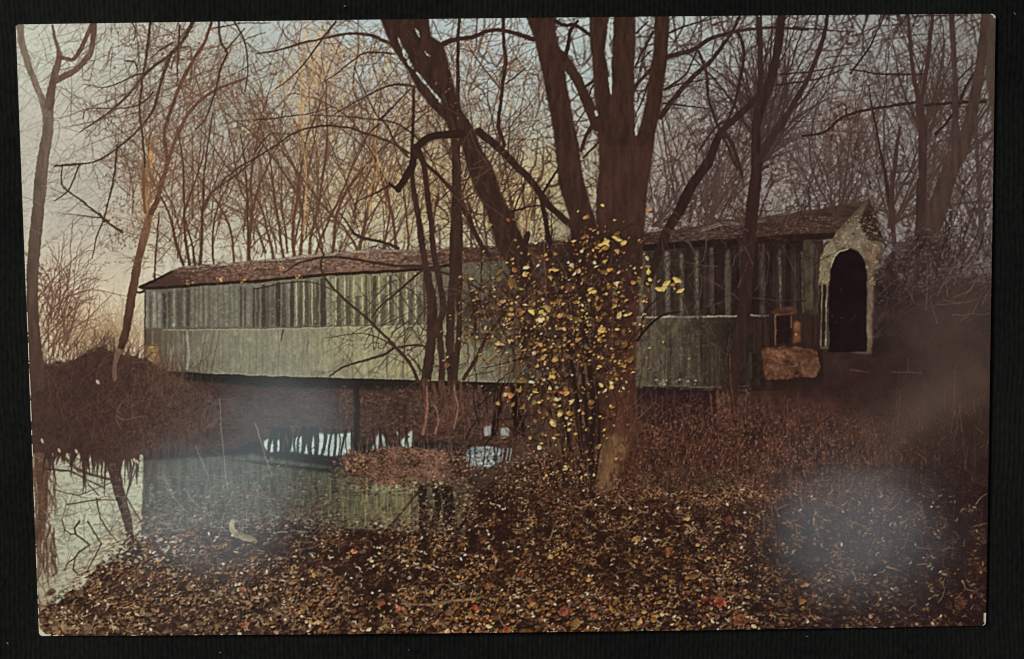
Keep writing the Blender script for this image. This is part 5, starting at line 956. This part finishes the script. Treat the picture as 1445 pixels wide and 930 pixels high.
NX, NY = 1160, 738
gx = np.linspace(-CARD_W/2, CARD_W/2, NX+1); gy = np.linspace(-CARD_H/2, CARD_H/2, NY+1)
GX, GY = np.meshgrid(gx, gy); GZ = card_z(GX)
uv = to_view(np.stack([GX, GY, GZ], -1))
def sample(uv):
    x = np.clip(uv[..., 0]*S, 0, CW-1.01); y = np.clip(uv[..., 1]*S, 0, CH-1.01); i = x.astype(int); j = y.astype(int); fx = (x-i)[..., None]; fy = (y-j)[..., None]
    return (IMG[j, i]*(1-fx)+IMG[j, i+1]*fx)*(1-fy)+(IMG[j+1, i]*(1-fx)+IMG[j+1, i+1]*fx)*fy
c = np.clip(sample(uv)/255, .004, .98); lin = np.where(c <= .04045, c/12.92, ((c+.055)/1.055)**2.4)
LIGHT = .80                                              # how bright a white sheet shows under the lamp
ink = np.clip(lin/LIGHT, .002, .9)
INK = np.concatenate([ink, np.ones(ink.shape[:2]+(1,))], -1).reshape(-1, 4).astype(np.float32)
VG = (np.stack([GX, GY, GZ+THICK], -1)*MM).reshape(-1, 3)
# which picture element each cell shows; no ink where the edge or a corner is rubbed bare
QX = (GX[:-1, :-1]+GX[1:, 1:])/2; QY = (GY[:-1, :-1]+GY[1:, 1:])/2
cu = to_view(np.stack([QX, QY, card_z(QX)], -1)); ci = np.clip((cu[..., 0]*S).astype(int), 0, CW-1); cj = np.clip((cu[..., 1]*S).astype(int), 0, CH-1)
CELL = IDS[cj, ci].copy()
ex = CARD_W/2-np.abs(QX); ey = CARD_H/2-np.abs(QY)
# tidy specks: a cell whose neighbours mostly agree takes their id
for _ in range(2):
    nb = np.stack([np.roll(CELL, s, a) for s, a in ((1, 0), (-1, 0), (1, 1), (-1, 1))])
    same = (nb == CELL).sum(0); CELL = np.where(same <= 1, nb[0], CELL)
rw = np.random.default_rng(77)
chip = lattice(QX/1.3, QY/1.3, 401)+.5*lattice(QX/.4, QY/.4, 402)
bare = (np.minimum(ex, ey) < .0+.2*np.clip(chip-.22, 0, 1))
bare |= (ex < .07) & (QX < 0) & (QY < 10) & (chip > -.05)
bare |= (ey < .10) & (QY < 0) & (chip > .47)
cd = np.hypot(np.maximum(1.6-ex, 0), np.maximum(1.6-ey, 0))
bare |= (QX < 0) & (QY < 0) & (ex+ey < 1.15+.5*chip)
bare |= (QX < 0) & (QY < 0) & (ey < .22) & (ex < 1.5+chip)
bare |= (QX > 0) & (QY < 0) & (ex < .26+.2*chip) & (ey < 1.9)
bare |= (QX > 0) & (QY < 0) & (ex+ey < .55)
bare |= (QX > 0) & (QY > 0) & (ex+ey < .6+.4*chip)
bare |= (QX < 0) & (QY > 0) & (ex+ey < .35)
bare |= np.hypot(QX-(to_card(339, 893)[0]), (QY+CARD_H/2-.15)*1.2) < .32+.2*chip
out = (ex < RC_) & (ey < RC_) & (np.hypot(RC_-ex, RC_-ey) > RC_)
CELL[bare | out] = 0
II = np.arange((NX+1)*(NY+1), dtype=np.int32).reshape(NY+1, NX+1)
QUADS = np.stack([II[:-1, :-1], II[:-1, 1:], II[1:, 1:], II[1:, :-1]], -1)
def sheet(name, ids, label, parent):
    q = QUADS[np.isin(CELL, ids)]
    if not len(q): return None
    used, inv = np.unique(q, return_inverse=True)
    o = mesh_obj(name, VG[used], inv.reshape(-1, 4), m_ink, parent)
    a = o.data.color_attributes.new('ink', 'FLOAT_COLOR', 'POINT'); a.data.foreach_set('color', INK[used].ravel())
    o['label'] = label
    return o
sheet('printed_sky', [SKY], 'pale grey evening sky in the picture', card)
br = sheet('printed_bridge', [LOWER], 'long grey-green boarded covered bridge in the picture', card)
for nm, i, l in (('slatted_wall', UPPER, 'darker slatted upper wall of the pictured bridge'), ('roof', ROOF, 'brown shingled roof of the pictured bridge'), ('portal', PORTAL, 'pale gabled portal at the bridge end'), ('doorway', DOOR, 'dark arched doorway of the portal'), ('pier', PIER, 'dark piers under the pictured bridge'), ('abutment', STONE, 'tan stone abutment below the bridge end'), ('gatepost', POST, 'tan post at the far left end of the bridge'), ('window_frame', BOOTH, 'small tan frame and post beside the portal')):
    sheet(nm, [i], l, br)
for i, l in ((MAIN, 'thick dark main tree with several stems in the picture'), (LEAN, 'dark trunk leaning left beside the main tree'), (LTREE, 'forked grey tree along the left edge of the picture'), (GTREE, 'slim tree with a golden lit stem left of the bridge'), (STEMS, 'clump of dark saplings before the bridge wall'),
             (FTREE, 'dark tree standing in front of the right half of the bridge'), (SLANT, 'slanting dark trunk right of the main tree'), (HTREE, 'upright grey tree behind the portal'), (JTREE, 'leaning grey tree at the right edge of the picture')):
    sheet('printed_tree', [i], l, card)
sheet('printed_branches', [BOUGHS], 'bare boughs reaching in from the top of the picture', card)
sheet('printed_thicket', [TWIGS], 'brown thicket of bare stems behind the bridge', card)
sheet('printed_vine', [VINE], 'yellow leaved vine round the main trunk', card)
rv = sheet('printed_river', [MIRROR], 'grey river mirroring the bridge wall', card)
sheet('sky_reflection', [RIVER], 'bright water mirroring the sky at lower left', rv); sheet('bright_water', [POND], 'pale gleams of water under the bridge', rv); sheet('island', [ISLAND], 'reddish leaf strewn mound in the river', rv)
sheet('printed_riverbank', [BANK], 'dark brown bank at the left of the picture', card)
sheet('printed_far_bank', [UNDER], 'shaded bank under the pictured bridge', card)
sheet('printed_leaf_litter', [LITTER], 'brown fallen leaves over the foreground of the picture', card)
sheet('printed_weeds', [WEEDS], 'dark reddish weeds and scrub at the right', card)
sheet('printed_bird', [BIRD], 'small pale bird-like shape at the water edge', card)

# ------------------------------------------------------------------ lint on the cloth
m_lint, nt, b = nodes('pale_lint'); b.inputs['Roughness'].default_value = .9
n1 = nt.nodes.new('ShaderNodeTexNoise'); n1.inputs['Scale'].default_value = 2500
cr = nt.nodes.new('ShaderNodeValToRGB'); cr.color_ramp.elements[0].color = (.10, .11, .10, 1); cr.color_ramp.elements[1].color = (.20, .21, .19, 1); nt.links.new(n1.outputs[0], cr.inputs[0]); nt.links.new(cr.outputs[0], b.inputs['Base Color'])
def lint(px, py, length, width, seed, label, group=None):
    r = np.random.default_rng(seed); P = to_card(px, py, -THICK-.2); n = 7; k = 5
    t = np.linspace(0, 1, n); a = r.uniform(0, math.pi); bend = r.normal()*1.6
    ang = a+bend*t; x = np.cumsum(np.cos(ang))*length/n; y = np.cumsum(np.sin(ang))*length/n; x -= x.mean(); y -= y.mean()
    V = []; F = []
    for i in range(n):
        rad = width/2*(.45+.55*math.sin(math.pi*(.08+.84*t[i])))*r.uniform(.8, 1.2)
        for j in range(k):
            q = 2*math.pi*j/k; V.append((x[i]-math.sin(ang[i])*rad*math.cos(q), y[i]+math.cos(ang[i])*rad*math.cos(q), rad*math.sin(q)))
    for i in range(n-1):
        for j in range(k): F.append((i*k+j, i*k+(j+1) % k, (i+1)*k+(j+1) % k, (i+1)*k+j))
    o = mesh_obj('lint_fleck', np.array(V)*MM, F, m_lint); o.location = (P[0]*MM, P[1]*MM, (-THICK-.22)*MM)
    group_label(o, label, 'lint', group)
lint(11, 908, .45, .30, 1, 'round pale lint fleck near the lower left corner of the cloth', 'lint flecks on the cloth')
lint(311, 921, .5, .16, 2, 'short pale lint fibre on the cloth below the left half of the card', 'lint flecks on the cloth')
lint(577, 917, .4, .14, 3, 'short pale lint fibre on the cloth below the middle of the card', 'lint flecks on the cloth')
lint(1139, 898, .45, .16, 4, 'short pale lint fibre on the cloth below the right part of the card', 'lint flecks on the cloth')
lint(1280, 899, .35, .14, 5, 'tiny pale lint fibre on the cloth near the lower right card corner', 'lint flecks on the cloth')
lint(487, 9, .5, .22, 6, 'pale lint fleck on the cloth above the left half of the card', 'lint flecks on the cloth')
lint(1432, 19, .5, .14, 7, 'grey lint fibre on the cloth at the upper right corner', 'lint flecks on the cloth')
